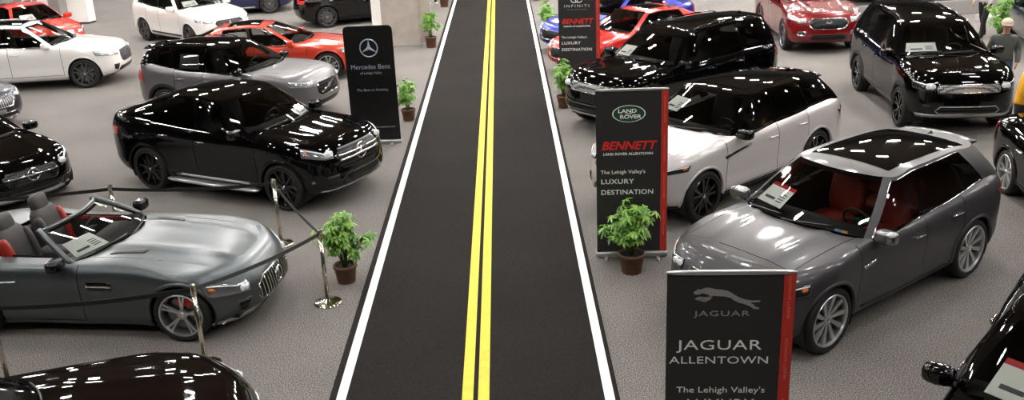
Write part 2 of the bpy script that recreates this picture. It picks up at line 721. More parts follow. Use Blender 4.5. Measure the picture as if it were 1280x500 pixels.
    def gp(j, v, sg=1, off=0.):
        j = min(max(j, 0), len(B) - 1)
        j0 = int(j)
        t = j - j0
        j1 = min(j0 + 1, len(B) - 1)
        b = B[j0] * (1 - t) + B[j1] * t
        u = Tp[j0] * (1 - t) + Tp[j1] * t
        n = gn[j0] * (1 - t) + gn[j1] * t
        p = b * (1 - v) + u * v + n * (4 * v * (1 - v) * (bul[j0] * (1 - t) + bul[j1] * t) + off) + np.array((0, 0, .5 * off))
        return (p[0], sg * p[1], p[2])
    c.gp, c.cum = gp, cum
    vv = [0, .035, .08, .2, .34, .48, .62, .76, .88, .93, 1.]

    def gpatch(j0, j1, v0, v1, sides=(1,), off=0.):
        """strip of the greenhouse; crossing the centre line when j0 == 0 or j1 == last"""
        vs = [v for v in vv if v0 - 1e-6 <= v <= v1 + 1e-6]
        cols = []
        if sides == 'both':
            if j0 == 0:
                cols = [(j, -1) for j in range(j1, 0, -1)] + [(j, 1) for j in range(0, j1 + 1)]
            else:
                cols = [(j, 1) for j in range(j0, j1 + 1)] + [(j, -1) for j in range(j1 - 1, j0 - 1, -1)]
        else:
            sg = sides[0]
            cols = [(j, sg) for j in range(j0, j1 + 1)]
            if sg < 0:
                cols = cols[::-1]
        V = [gp(j, v, sg, off) for j, sg in cols for v in vs]
        n = len(vs)
        F = [(i * n + k, (i + 1) * n + k, (i + 1) * n + k + 1, i * n + k + 1) for i in range(len(cols) - 1) for k in range(n - 1)]
        return V, F
    last = len(B) - 1
    c.gpatch, c.last = gpatch, last

    # ---- cuts: wheel arches
    Rt = S['R']
    Ra = Rt + arch
    for cx in (a, -a):
        near = lambda f: abs(f.calc_center_median().y) > .55 * W and abs(f.calc_center_median().x - cx) < Ra + .25 and f.calc_center_median().z < Rt + Ra + .2
        for k in range(24):
            an = R(-30 + 240 * k / 23)
            n = Vector((math.cos(an), 0, math.sin(an)))
            mid = Vector((cx, 0, Rt)) + n * Ra
            tang = Vector((-n.z, 0, n.x))

            def s2(f, mid=mid, tang=tang):
                m = f.calc_center_median()
                return abs(m.y) > .55 * W and abs((m - mid).dot(tang)) < .16 and abs((m - mid).dot(n)) < .16
            cut(bm, s2, mid, n)
        dl = [f for f in bm.faces if f[lay] == 1 and abs(f.calc_center_median().y) > .5 * W and
              (f.calc_center_median().x - cx) ** 2 + (f.calc_center_median().z - Rt) ** 2 < Ra ** 2]
        bmesh.ops.delete(bm, geom=dl, context='FACES')
    # ---- cuts: cabin opening
    poly = [(p[0], p[1]) for p in B]
    if open_top:
        poly = S['opening']

    def inside(x, y):
        y = abs(y)
        pts = [(poly[0][0], -.001)] + list(poly) + [(poly[-1][0], -.001)]
        r = False
        for i in range(len(pts)):
            (x1, y1), (x2, y2) = pts[i - 1], pts[i]
            if (y1 > y) != (y2 > y) and x < (x2 - x1) * (y - y1) / (y2 - y1) + x1:
                r = not r
        return r
    if open_top:
        for (x1, y1), (x2, y2) in zip(poly[:-1], poly[1:]):
            for sg in (1, -1):
                n = Vector(((y2 - y1) * sg, -(x2 - x1), 0))
                if n.length > 1e-6:
                    mx, my, ln = (x1 + x2) / 2, sg * (y1 + y2) / 2, math.hypot(x2 - x1, y2 - y1)
                    cut(bm, lambda f: f[lay] == 2 and math.hypot(f.calc_center_median().x - mx, f.calc_center_median().y - my) < ln / 2 + .12, Vector((x1, sg * y1, 0)), n)
    dl = [f for f in bm.faces if f[lay] == 2 and all(inside(v.co.x, v.co.y * (1.0 if open_top else 1.02)) for v in ([f] if False else f.verts))] if not open_top else \
         [f for f in bm.faces if f[lay] == 2 and inside(f.calc_center_median().x, f.calc_center_median().y)]
    bmesh.ops.delete(bm, geom=dl, context='FACES')
    # ---- cuts: doors
    g = .0055
    zs = zb + S.get('sill', .14)
    dd = S.get('doors', (a - .50, sb[1] - .02, -a + .30))
    lines = [dd[0], dd[1]] + ([dd[2]] if doors == 4 else [])
    x0, x1 = lines[-1], lines[0]
    side = lambda f: f[lay] == 1 and abs(f.calc_center_median().y) > .7 * W
    for x in lines:
        for s in (-g, g):
            cut(bm, lambda f: side(f) and abs(f.calc_center_median().x - x) < .2, Vector((x + s, 0, 0)), Vector((1, 0, 0)))
    for s in (-g, g):
        cut(bm, lambda f: side(f) and x0 - .02 < f.calc_center_median().x < x1 + .02 and f.calc_center_median().z < zs + .25, Vector((0, 0, zs + s)), Vector((0, 0, 1)))

    def strip(f):
        m = f.calc_center_median()
        if not side(f):
            return False
        if m.z > zs - g and any(abs(m.x - x) < g for x in lines):
            return True
        return abs(m.z - zs) < g and x0 - g < m.x < x1 + g
    bmesh.ops.delete(bm, geom=[f for f in bm.faces if strip(f)], context='FACES')
    c.doors = []
    for sg in (1, -1):
        for k in range(len(lines) - 1):
            gd = take(bm, lambda m, t: t == 1 and m.y * sg > .7 * W and lines[k + 1] < m.x < lines[k] and m.z > zs)
            if gd[1]:
                c.doors.append((addg('front_door' if k == 0 else 'rear_door', gd, mp, root), sg, lines[k], lines[k + 1]))
    # ---- cuts: bonnet
    hx, hw = S.get('hood', (xf_ - .42, .74))
    hb = wsb - .16
    slope = .03
    for sg in (1, -1):
        for s in (-.004, .004):
            n = Vector((slope, sg, 0)).normalized()
            cut(bm, lambda f: f[lay] == 2 and f.calc_center_median().x > hb - .5 and f.calc_center_median().y * sg > .3, Vector((hx, sg * (hw * W + s), 0)), n)
    for s in (-.004, .004):
        cut(bm, lambda f: f[lay] == 2 and abs(f.calc_center_median().x - hx) < .3, Vector((hx + s, 0, 0)), Vector((1, 0, 0)))

    def hy(x):
        return hw * W - slope * (x - hx)
    dl = [f for f in bm.faces if f[lay] == 2 and f.calc_center_median().x > wsa - .1 and
          ((abs(abs(f.calc_center_median().y) - hy(f.calc_center_median().x)) < .0042 and f.calc_center_median().x < hx) or
           (abs(f.calc_center_median().x - hx) < .0042 and abs(f.calc_center_median().y) < hy(hx)))]
    bmesh.ops.delete(bm, geom=dl, context='FACES')
    gd = take(bm, lambda m, t: t == 2 and m.x > wsa and m.x < hx and abs(m.y) < hy(m.x))
    if gd[1]:
        addg('bonnet', gd, mp, root)
    # ---- tailgate
    if lod:
        tz, ty = zb + .38, .66 * W
        back = lambda f: f[lay] == 1 and f.calc_center_median().x < xr + .32
        for s in (-.004, .004):
            cut(bm, lambda f: back(f) and abs(f.calc_center_median().z - tz) < .2, Vector((0, 0, tz + s)), Vector((0, 0, 1)))
            for sg in (1, -1):
                cut(bm, lambda f: back(f) and abs(f.calc_center_median().y - sg * ty) < .2 and f.calc_center_median().z > tz - .05, Vector((0, sg * (ty + s), 0)), Vector((0, 1, 0)))
        dl = [f for f in bm.faces if back(f) and ((abs(f.calc_center_median().z - tz) < .004 and abs(f.calc_center_median().y) < ty) or
                                                 (abs(abs(f.calc_center_median().y) - ty) < .004 and f.calc_center_median().z > tz))]
        bmesh.ops.delete(bm, geom=dl, context='FACES')
        gd = take(bm, lambda m, t: t == 1 and m.x < xr + .32 and abs(m.y) < ty and m.z > tz)
        if gd[1]:
            addg('tailgate', gd, mp, root)
    if mlower:
        zc = zb + .12
        cut(bm, lambda f: f[lay] == 1 and f.calc_center_median().z < zc + .2, Vector((0, 0, zc)), Vector((0, 0, 1)))
        gd = take(bm, lambda m, t: t == 1 and m.z < zc)
        if gd[1]:
            addg('lower_cladding', gd, mlower, root)
    gd = take(bm, lambda m, t: True)
    c.body = addg('body_shell', gd, mp, root)
    bm.free()
    # ---- underbody, wheel wells
    ub = box((xf_ + xr) / 2, 0, zb + .10, (xf_ - xr) - .5, 2 * (W - .28), .1)
    wells = []
    for cx in (a, -a):
        for sg in (1, -1):
            n = 20
            V, F = [], []
            for k in range(n + 1):
                an = R(-25 + 230 * k / n)
                for y in (W - .035, W - .36):
                    V.append((cx + (Ra + .004) * math.cos(an), sg * y, Rt + (Ra + .004) * math.sin(an)))
            F = [(2 * k, 2 * k + 1, 2 * k + 3, 2 * k + 2) for k in range(n)]
            F.append(tuple(2 * k + 1 for k in range(n + 1)))
            wells.append((V, F))
    addg('underbody', join(ub, *wells), M_DARK, root, smooth=False)
    # ---- arch lips
    for cx in (a, -a):
        for sg in (1, -1):
            lw = S.get('lip', .03 if not clad else .07)
            n = 26
            V, F = [], []
            for k in range(n + 1):
                an = R(-8 + 196 * k / n)
                for r, of in ((Ra - .012, -.03), (Ra - .012, .012), (Ra + lw * .5, .016), (Ra + lw, .002)):
                    x, z = cx + r * math.cos(an), Rt + r * math.sin(an)
                    rq = max(r, Ra + .012)
                    p = spt(cx + rq * math.cos(an), max(Rt + rq * math.sin(an), zb + .03), sg)
                    V.append((x, p.y + sg * of, max(z, zb)))
            F = [(4 * k + i, 4 * k + i + 1, 4 * k + i + 5, 4 * k + i + 4) for k in range(n) for i in range(3)]
            if sg < 0:
                F = [tuple(reversed(f)) for f in F]
            addg('wheel_arch_lip', (V, F), clad or mp, root)
    # ---- glasshouse
    if not open_top:
        roof = []
        n = len(Tp)
        fxr = np.linspace(-1, 1, 19)
        V = [(Tp[j][0], Tp[j][1] * t, roofz(Tp[j][0], Tp[j][1] * t)) for j in range(n) for t in fxr]
        m = len(fxr)
        F = [(j * m + k, (j + 1) * m + k, (j + 1) * m + k + 1, j * m + k + 1) for j in range(n - 1) for k in range(m - 1)]
        roof.append((V, F))
        C_ = cum
        for sg in (1, -1):
            roof.append(gpatch(C_[3], C_[10], .93, 1., (sg,)))
        addg('roof', join(*roof), roof_m, root)
        pil = []
        for sg in (1, -1):
            pil.append(gpatch(C_[2], C_[3], 0, 1., (sg,)))
            pil.append(gpatch(C_[9], C_[10], 0, .93, (sg,)))
            if not S['quarter']:
                pil.append(gpatch(C_[7], C_[9], 0, .93, (sg,)))
            else:
                pil.append(gpatch(C_[8], C_[9], 0, .93, (sg,)))
        for k in (0, 1):
            gs = pil[k * len(pil) // 2:(k + 1) * len(pil) // 2]
            addg('pillar', gs[0], mp if S.get('apaint', True) else pillar_m, root)
            addg('pillar', join(*gs[1:]), pillar_m, root)
        trim = []
        for sg in (1, -1):
            trim.append(gpatch(C_[4], C_[5], 0, .93, (sg,), .002))
            trim.append(gpatch(C_[6], C_[7], 0, .93, (sg,), .002))
            trim.append(gpatch(C_[3], C_[8] if S['quarter'] else C_[7], 0, .035, (sg,), .002))
        trim.append(gpatch(0, C_[2], .0, .035, 'both', -.001))
        trim.append(gpatch(0, C_[2], .93, 1., 'both'))
        trim.append(gpatch(C_[10], last, .0, .08, 'both'))
        addg('window_trim', join(*trim), M_GBLK, root)
        rim_m = S.get('dlo', None)
        for sg in (1, -1):
            jr = C_[8] if S['quarter'] else C_[7]
            up = [gp(j, .945, sg, .004) for j in range(C_[3], jr + 1)]
            lo = [gp(j, .02, sg, .004) for j in range(C_[3], jr + 1)]
            if rim_m:
                addg('window_moulding', join(tube(up + lo[::-1], .008, 6, True)), rim_m, root)
        gr = glass_rear or G_PRIV
        addg('windscreen', gpatch(0, C_[2], .035, .93, 'both'), G_FRONT, root)
        for sg in (1, -1):
            addg('side_window', gpatch(C_[3], C_[4], .035, .93, (sg,)), G_SIDE, root)
            addg('side_window', gpatch(C_[5], C_[6], .035, .93, (sg,)), gr, root)
            if S['quarter']:
                addg('quarter_window', gpatch(C_[7], C_[8], .035, .93, (sg,)), gr, root)
        addg('rear_window', gpatch(C_[10], last, .08, .93, 'both'), gr, root)
        if S.get('upper_rear', True):
            addg('roof_edge', gpatch(C_[10], last, .93, 1., 'both'), roof_m, root)
    c.roofz = roofz
    # ---- cabin
    if cabin:
        seat_m = seat_m or M_CAB
        cabin_parts(c, seat_m, open_top, lod, rgb, wsb, yb)
    return c


def cabin_parts(c, seat_m, open_top, lod, rgb, wsb, yb):
    S, root = c.S, c.root
    bz = c.deckz(0, yb)
    xb = S.get('cab_rear', rgb + .3)
    yi = yb - .07 if not open_top else S['opening'][1][1] - .02
    V, F = [], []
    zf = .38
    xs = [wsb - .3, .3, -.4, -1.2, xb] if xb < -1.2 else [wsb - .3, .3, -.2, xb]
    for x in xs:
        for y in (-yi - .03, -yi, yi, yi + .03):
            V.append((x, y, c.deckz(x, yb) - .02 if abs(y) > yi else zf))
    for i in range(len(xs) - 1):
        for k in range(3):
            F.append((4 * i + k, 4 * i + k + 1, 4 * i + 5 + k, 4 * i + 4 + k))
    n = 4 * (len(xs) - 1)
    F += [(0, 1, 2, 3), (n, n + 1, n + 2, n + 3)]
    addg('cabin_trim', (V, F), M_CAB, root, smooth=False)
    # dashboard
    pr = []
    dz = c.deckz(wsb - .35, .5)
    prof = [(wsb - .06, dz - .07), (wsb - .45, dz - .045), (wsb - .62, dz - .06), (wsb - .68, dz - .16), (wsb - .62, dz - .40), (wsb - .2, dz - .42)]
    V, F = [], []
    ys = np.linspace(-yi, yi, 9)
    for y in ys:
        k = .12 * (abs(y) / yi) ** 3
        for i, (x, z) in enumerate(prof):
            V.append((x - (k * 2.4 if i < 1 else 0), y, z))
    m = len(prof)
    F = [(i * m + k, i * m + (k + 1) % m, (i + 1) * m + (k + 1) % m, (i + 1) * m + k) for i in range(len(ys) - 1) for k in range(m)]
    addg('dashboard', (V, F), M_CAB, root)
    # steering wheel on the left
    sw = join(torus(.18, .016, 28, 8, 'X'), rbox(0, 0, 0, .05, .14, .10), box(0, .11, 0, .02, .12, .03), box(0, -.11, 0, .02, .12, .03))
    sw = move(rot(sw, R(22), 'Y'), wsb - .84, .37, dz - .10)
    addg('steering_wheel', sw, M_CAB, root)
    # seats
    sx = wsb - 1.42
    for sg in (() if open_top else (1, -1)):
        st = join(rbox(sx + .02, sg * .37, dz - .46, .54, .52, .2, 4, 6), xf(rbox(0, 0, .33, .15, .50, .70, 4, 6), Matrix.Translation((sx - .28, sg * .37, dz - .42)) @ Matrix.Rotation(R(-14), 4, 'Y')))
        so = addg('seat', st, seat_m, root)
        addg('headrest', xf(rbox(0, 0, .80, .10, .27, .19, 4, 5), Matrix.Translation((sx - .28, sg * .37, dz - .42)) @ Matrix.Rotation(R(-14), 4, 'Y')), seat_m, so)
    if not open_top:
        low = S['H'] < 1.6 or S['rgt'] > -1.95
        rx = sx - (.78 if low else .92)
        hb = .50 if low else .64
        st = join(rbox(rx, 0, dz - .46, .5, 1.3, .2, 5, 6), xf(rbox(0, 0, hb / 2, .15, 1.3, hb, 5, 6), Matrix.Translation((rx - .22, 0, dz - .42)) @ Matrix.Rotation(R(-16), 4, 'Y')))
        so = addg('rear_bench', st, seat_m, root)
        if lod and not low:
            for y in (-.42, .42):
                addg('headrest', rbox(rx - .44, y, dz + .26, .09, .26, .15, 4, 5), seat_m, so)
        xs0 = rx - .5
        if xs0 > rgb + .25:
            addg('parcel_shelf', box((xs0 + rgb + .2) / 2, 0, c.deckz(xs0, .5) - .07, xs0 - rgb - .2, 2 * yi - .2, .02), M_CAB, root, False)


# ---- details that lie on the body surface
def patch(c, name, rows, m, off=.006, n=6, mcol=16, parent=None, label=None, mode='near', rim=None, rimr=.008):
    """rows: polylines of points in the car frame, top to bottom; filled, laid on the shell and given a small thickness"""
    L = []
    for r in rows:
        r = [Vector(p) for p in r]
        seg = [0.]
        for p, q in zip(r[:-1], r[1:]):
            seg.append(seg[-1] + (q - p).length)
        pts = []
        for k in range(mcol + 1):
            d = seg[-1] * k / mcol
            i = 0
            while i < len(seg) - 2 and seg[i + 1] < d:
                i += 1
            t = (d - seg[i]) / max(seg[i + 1] - seg[i], 1e-9)
            pts.append(r[i].lerp(r[i + 1], min(max(t, 0), 1)))
        L.append(pts)
    grid = []
    for a, b in zip(L[:-1], L[1:]):
        for k in range(n):
            grid.append([p.lerp(q, k / n) for p, q in zip(a, b)])
    grid.append(L[-1])

    def lay(p, o):
        if mode == 'front':
            return c.fpt(p.y, p.z, o)
        if mode == 'rear':
            return c.rpt(p.y, p.z, o)
        if mode == 'side':
            return c.spt(p.x, p.z, 1 if p.y > 0 else -1, o)
        if mode == 'top':
            return c.tpt(p.x, p.y, o)
        return c.snap(p, o)
    V, F = [], []
    nr, nc = len(grid), mcol + 1
    for row in grid:
        for p in row:
            V.append(lay(p, off))
    for i in range(nr - 1):
        for j in range(nc - 1):
            F.append((i * nc + j, (i + 1) * nc + j, (i + 1) * nc + j + 1, i * nc + j + 1))
    per = [(0, j) for j in range(nc)] + [(i, nc - 1) for i in range(1, nr)] + [(nr - 1, j) for j in range(nc - 2, -1, -1)] + [(i, 0) for i in range(nr - 2, 0, -1)]
    b0 = len(V)
    for i, j in per:
        V.append(lay(grid[i][j], -.012))
    k = len(per)
    for q in range(k):
        a_, b_ = per[q], per[(q + 1) % k]
        F.append((a_[0] * nc + a_[1], b_[0] * nc + b_[1], b0 + (q + 1) % k, b0 + q))
    o = add(name, V, F, m, parent or c.root, True, label)
    fix_normals(o)
    if rim:
        addg(name + '_surround', tube([V[i * nc + j] for i, j in per], rimr, 6, True), rim, o)
    return o


def front_rows(rows):
    """(half-width, z) pairs -> symmetric rows in the y-z plane"""
    return [[(0, -w, z), (0, 0, z), (0, w, z)] for w, z in rows]


def bars(c, name, rows, count, m, parent, r=.008, vertical=False, off=.012):
    """horizontal (or vertical) bars across a front opening given by (half-width, z) rows"""
    zs = [z for _, z in rows][::-1]
    ws = [w for w, _ in rows][::-1]
    gs = []
    if vertical:
        W_ = max(ws)
        for k in range(count):
            y = -W_ + 2 * W_ * (k + .5) / count
            zz = [z for z in np.linspace(zs[0], zs[-1], 12) if np.interp(z, zs, ws) >= abs(y) - .01]
            if len(zz) > 2:
                gs.append(tube([c.fpt(y, z, off) for z in zz], r, 5))
    else:
        for k in range(count):
            z = zs[0] + (zs[-1] - zs[0]) * (k + .5) / count
            w = float(np.interp(z, zs, ws)) - .01
            gs.append(tube([c.fpt(y, z, off) for y in np.linspace(-w, w, 15)], r, 5))
    return addg(name, join(*gs), m, parent)


def star_badge(c, y, z, r, m=None, name='star_badge'):
    p = c.fpt(y, z, .02)
    g = [torus(r, r * .11, 28, 8, 'X')]
    for k in range(3):
        a = R(90 + 120 * k)
        V = [(0, r * math.cos(a), r * math.sin(a)), (-.006, r * .2 * math.cos(a + 1.05), r * .2 * math.sin(a + 1.05)), (-.006, r * .2 * math.cos(a - 1.05), r * .2 * math.sin(a - 1.05)), (.012, 0, 0)]
        g.append((V, [(0, 1, 3), (0, 3, 2), (0, 2, 1)]))
    o = addg(name, move(join(*g), p.x + .008, p.y, p.z), m or M_CHR, c.root)
    fix_normals(o)
    return o


def add_mirrors(c, mp, zoff=.05, xoff=-.06, size=1., m2=None):
    S = c.S
    x, z = S['wsa'] + xoff, c.deckz(S['wsa'], S['yb']) + zoff
    for sg in (1, -1):
        y = sg * (S['W'] + .045)
        g = rbox(0, 0, 0, .14 * size, .25 * size, .15 * size, 3.8, 6)
        g = ([(vx + .03 * (1 - abs(vy) * 4) if vx > 0 else max(vx, -.05), vy, vz) for vx, vy, vz in g[0]], g[1])
        o = addg('door_mirror', move(g, x, y, z), mp, c.root)
        addg('mirror_foot', tube([(x + .01, sg * (S['yb'] - .03), z - .075), (x, sg * (S['W'] - .06), z - .06), (x, y, z - .045)], .022, 8, flat=(.045, .026)), M_GBLK, o)
        addg('mirror_glass', move(rbox(0, 0, 0, .008, .19 * size, .12 * size, 4, 3), x - .056, y, z), M_CHR, o)


def add_handles(c, m, z=None, dx=.16):
    for o, sg, x1, x0 in c.doors:
        x = x0 + dx
        zz = z or c.deckz(x, c.S['yb']) - .17
        p = [c.spt(x + d, zz + .012 * d, sg, .022 if abs(d) < .08 else .006) for d in (-.1, -.075, 0, .075, .1)]
        addg('door_handle', tube(p, .012, 8, flat=(.016, .011)), m, o)


def headlamp(c, zi, zo, yi, xo, drl=None, mh=None, hi=.10, ho=.10, proj=2, amber=False):
    """pair of lamps wrapping the front corner: from (front, y=yi) out to (side, x=xo)"""
    for sg in (1, -1):
        W = c.S['W']
        top = [c.fpt(sg * yi, zi + hi / 2), c.snap((c.S['xf'] - .12, sg * W * .78, (zi + zo) / 2 + (hi + ho) / 4)), c.spt(xo, zo + ho / 2, sg)]
        bot = [c.fpt(sg * yi, zi - hi / 2), c.snap((c.S['xf'] - .12, sg * W * .78, (zi + zo) / 2 - (hi + ho) / 4)), c.spt(xo + .06, zo - ho / 2, sg)]
        o = patch(c, 'headlight', [top, bot], mh or M_LAMPD, .008, 6, 18)
        for k in range(proj):
            t = (k + .6) / (proj + .6)
            q = Vector(top[0]).lerp(Vector(top[1]), t).lerp(Vector(bot[0]).lerp(Vector(bot[1]), t), .5)
            p = c.snap(q, .010)
            addg('headlight_projector', move(rbox(0, 0, 0, .05, min(hi, ho) * .75, min(hi, ho) * .68, 2.4, 4), p.x, p.y, p.z), M_LENS, o)
        e = [Vector(top[0]).lerp(Vector(bot[0]), .12), Vector(top[1]).lerp(Vector(bot[1]), .12), Vector(top[2]).lerp(Vector(bot[2]), .2)]
        pts = [c.snap(e[0].lerp(e[1], t), .013) for t in (0.05, .35, .65, 1)] + [c.snap(e[1].lerp(e[2], t), .013) for t in (.3, .6, .9)]
        addg('daytime_light_strip', tube(pts, drl or .008, 6), M_LENS, o)
        if amber:
            p = c.snap(Vector(top[2]).lerp(Vector(bot[2]), .5).lerp(Vector(top[1]), .2), .010)
            addg('amber_reflector', move(rbox(0, 0, 0, .10, .03, .04, 3, 3), p.x, p.y, p.z), M_AMBER, o)


def taillamp(c, z, h, yi, xo, m=None):
    for sg in (1, -1):
        S = c.S
        top = [c.rpt(sg * yi, z + h / 2), c.snap((S['xr'] + .10, sg * S['W'] * .8, z + h / 2)), c.spt(xo, z + h / 2, sg)]
        bot = [c.rpt(sg * yi, z - h / 2), c.snap((S['xr'] + .10, sg * S['W'] * .8, z - h / 2)), c.spt(xo - .06, z - h / 2, sg)]
        patch(c, 'tail_light', [top, bot], m or M_TAIL, .008, 5, 16)


def price_sheet(c, j0, j1, v0, v1, sg0, sg1, label, header=None, name='price_sheet', off=-.03, halves=None, group=None):
    """paper standing against the inside of a window, in the car's place but lying there loose"""
    r = c.root
    pts = [Vector(c.gp(j, v, s, off)) for j, v, s in ((j0, v0, sg0), (j1, v0, sg1), (j1, v1, sg1), (j0, v1, sg0))]
    o = bpy.data.objects.new(name, None)
    COL.objects.link(o)
    o.location = r.location
    o.rotation_euler = r.rotation_euler
    tag(o, label, 'paper', group)
    nn = (pts[1] - pts[0]).cross(pts[3] - pts[0]).normalized()

    def quad(u0, u1, w0, w1, d):
        P = lambda u, w: pts[0].lerp(pts[1], u).lerp(pts[3].lerp(pts[2], u), w)
        V = [P(u, w) + nn * e for e in (d - .0015, d + .0015) for u, w in ((u0, w0), (u1, w0), (u1, w1), (u0, w1))]
        return V, [(3, 2, 1, 0), (4, 5, 6, 7), (0, 1, 5, 4), (1, 2, 6, 5), (2, 3, 7, 6), (3, 0, 4, 7)]
    if halves:
        addg('sticker_half', quad(0, .49, 0, 1, 0), halves[0], o, False)
        addg('sticker_half', quad(.51, 1, 0, 1, 0), halves[1], o, False)
        return o
    addg('sheet', quad(0, 1, 0, 1, 0), mat('white_paper', (238, 240, 236), .7), o, False)
    d = .003
    ink = mat('grey_print', (84, 88, 90), .7)
    g = [quad(.45, .85, .22, .34, s * d) for s in (1, -1)] + [quad(.12, .36, .2 + .12 * k, .24 + .12 * k, s * d) for s in (1, -1) for k in range(4)]
    addg('printed_block', join(*g), ink, o, False)
    if header:
        addg('coloured_header', join(*[quad(0, 1, .84, 1, s * d) for s in (1, -1)]), header, o, False)
    return o
# ------------------------------------------------------------------ the cars on the stand
M_MIRROR = mat('satin_chrome', (150, 150, 152), .22, .9)
M_LAMPG = mat('lamp_reflector_grey', (138, 141, 146), .18, .7, coat=1)
P_BLACK = paint('black', (3, 3, 4), 0., .3, spec=0.)
P_BLACK2 = paint('black_brown', (10, 6, 5), 0., .3, spec=0.)
P_WHITE = paint('white', (226, 224, 220), 0., .25)
P_PEARL = paint('silver_white', (206, 200, 200), .25, .3)
P_GREY = paint('dark_grey', (70, 69, 72), .55, .46, coat=.4, crough=.10)
P_SATIN = paint('satin_grey', (86, 91, 94), .8, .36, coat=.25, crough=.2)
P_XC = paint('warm_silver', (112, 110, 113), .55, .35, coat=.5, crough=.08)
P_ORED = paint('orange_red', (190, 52, 24), .15, .28)
P_RED = paint('red', (196, 22, 16), .05, .25)
P_TRED = paint('bright_red', (206, 40, 22), .05, .25)
P_WINE = paint('wine_red', (110, 12, 16), .25, .25)
P_BLUE = paint('blue', (22, 40, 150), .3, .28)
P_NAVY = paint('navy', (20, 22, 66), .2, .28)
P_SLATE = paint('slate_blue', (34, 42, 54), .4, .28)


def wheels(r, S, style, m, caliper=None, tuck=.0):
    a = S['wb'] / 2
    for sx in (1, -1):
        for sg in (1, -1):
            add_wheel(r, sx * a, sg * (S['W'] - .128 - tuck), S['R'], style, m, caliper if sx > 0 else None)


def intake(c, rows, m=None, off=.004, name='lower_intake', rim=None):
    return patch(c, name, front_rows(rows), m or GR_HOR, off, 4, 20, mode='front', rim=rim)


def corner_intakes(c, y0, y1, z0, z1, m=None, rim=None, name='corner_intake', skew=.0):
    for sg in (1, -1):
        patch(c, name, [[c.fpt(sg * y0, z1), c.snap((c.S['xf'] - .05, sg * y1, z1 + skew))], [c.fpt(sg * (y0 + .03), z0), c.snap((c.S['xf'] - .05, sg * y1, z0))]],
              m or M_DARK, .004, 4, 8, rim=rim, rimr=.010)


def side_strip(c, x1, x0, z, h, m, name='side_sill_strip', off=.008):
    for sg in (1, -1):
        patch(c, name, [[(x1, sg, z + h / 2), (x0, sg, z + h / 2)], [(x1, sg, z - h / 2), (x0, sg, z - h / 2)]], m, off, 2, 20, mode='side')


def sunroof(c, x1, x0, yw, m=None):
    V, F = [], []
    xs, ys = np.linspace(x1, x0, 14), np.linspace(-yw, yw, 13)
    for x in xs:
        for y in ys:
            V.append((x, y, c.roofz(x, y) + .004))
    for i in range(13):
        for j in range(12):
            F.append((i * 13 + j, (i + 1) * 13 + j, (i + 1) * 13 + j + 1, i * 13 + j + 1))
    return addg('sunroof', (V, F), m or G_ROOF, c.root)


def roof_rails(c, m, x1=None, x0=None, lift=.03):
    S = c.S
    x1 = x1 if x1 is not None else S['wta'] - .25
    x0 = x0 if x0 is not None else S['rgt'] + .25
    for sg in (1, -1):
        P = []
        for t in np.linspace(0, 1, 14):
            x = x1 + (x0 - x1) * t
            y = S['yt'] - .06
            P.append((x, sg * y, c.roofz(x, y) + (lift if 0 < t < 1 else -.01)))
        addg('roof_rail', tube(P, .014, 8), m, c.root)


def wipers(c):
    for y0, y1 in ((-.08, .50), (-.62, -.12)):
        P = []
        for t in np.linspace(0, 1, 8):
            y = y0 + (y1 - y0) * t
            j = int(round(np.interp(abs(y), c.B[:c.cum[2] + 1, 1], np.arange(c.cum[2] + 1))))
            p = c.gp(np.interp(abs(y), c.B[:c.cum[2] + 1, 1], np.arange(c.cum[2] + 1)), .03 + .07 * t, 1 if y > 0 else -1, .018)
            P.append((p[0], y, p[2]))
        addg('wiper', tube(P, .010, 6), M_DARK, c.root)


def hood_badge(c, y, z, w, h, m, name='front_badge'):
    p = c.fpt(y, z, .012)
    return addg(name, move(rbox(0, 0, 0, .02, w, h, 2.5, 4), p.x, p.y, p.z), m, c.root)


def running_board(c, m):
    a = c.S['wb'] / 2
    for sg in (1, -1):
        addg('running_board', rbox(0, sg * (c.S['W'] + .01), c.S['zb'] + .06, 2 * a - .95, .17, .05, 6, 6), m, c.root)


def finish(c, mp, handle_m=None, mirror_m=None, antenna=True, wip=True, hz=None):
    add_mirrors(c, mirror_m or mp)
    add_handles(c, handle_m or mp, hz)
    if wip:
        wipers(c)
    if antenna:
        S = c.S
        x = S['rgt'] + .22
        z = c.roofz(x, 0)
        g = ([(x + .08, 0, z), (x - .07, -.022, z - .005), (x - .07, .022, z - .005), (x - .05, 0, z + .04)], [(0, 1, 3), (0, 3, 2), (1, 2, 3)])
        addg('roof_antenna', g, mirror_m or mp, c.root, False)


CARS = {}


def car(key, name, label, loc, deg, group=None):
    r = thing(name, label, 'car', (loc[0], loc[1], loc[2] if len(loc) > 2 else 0), R(deg), group)
    CARS[key] = r
    return r


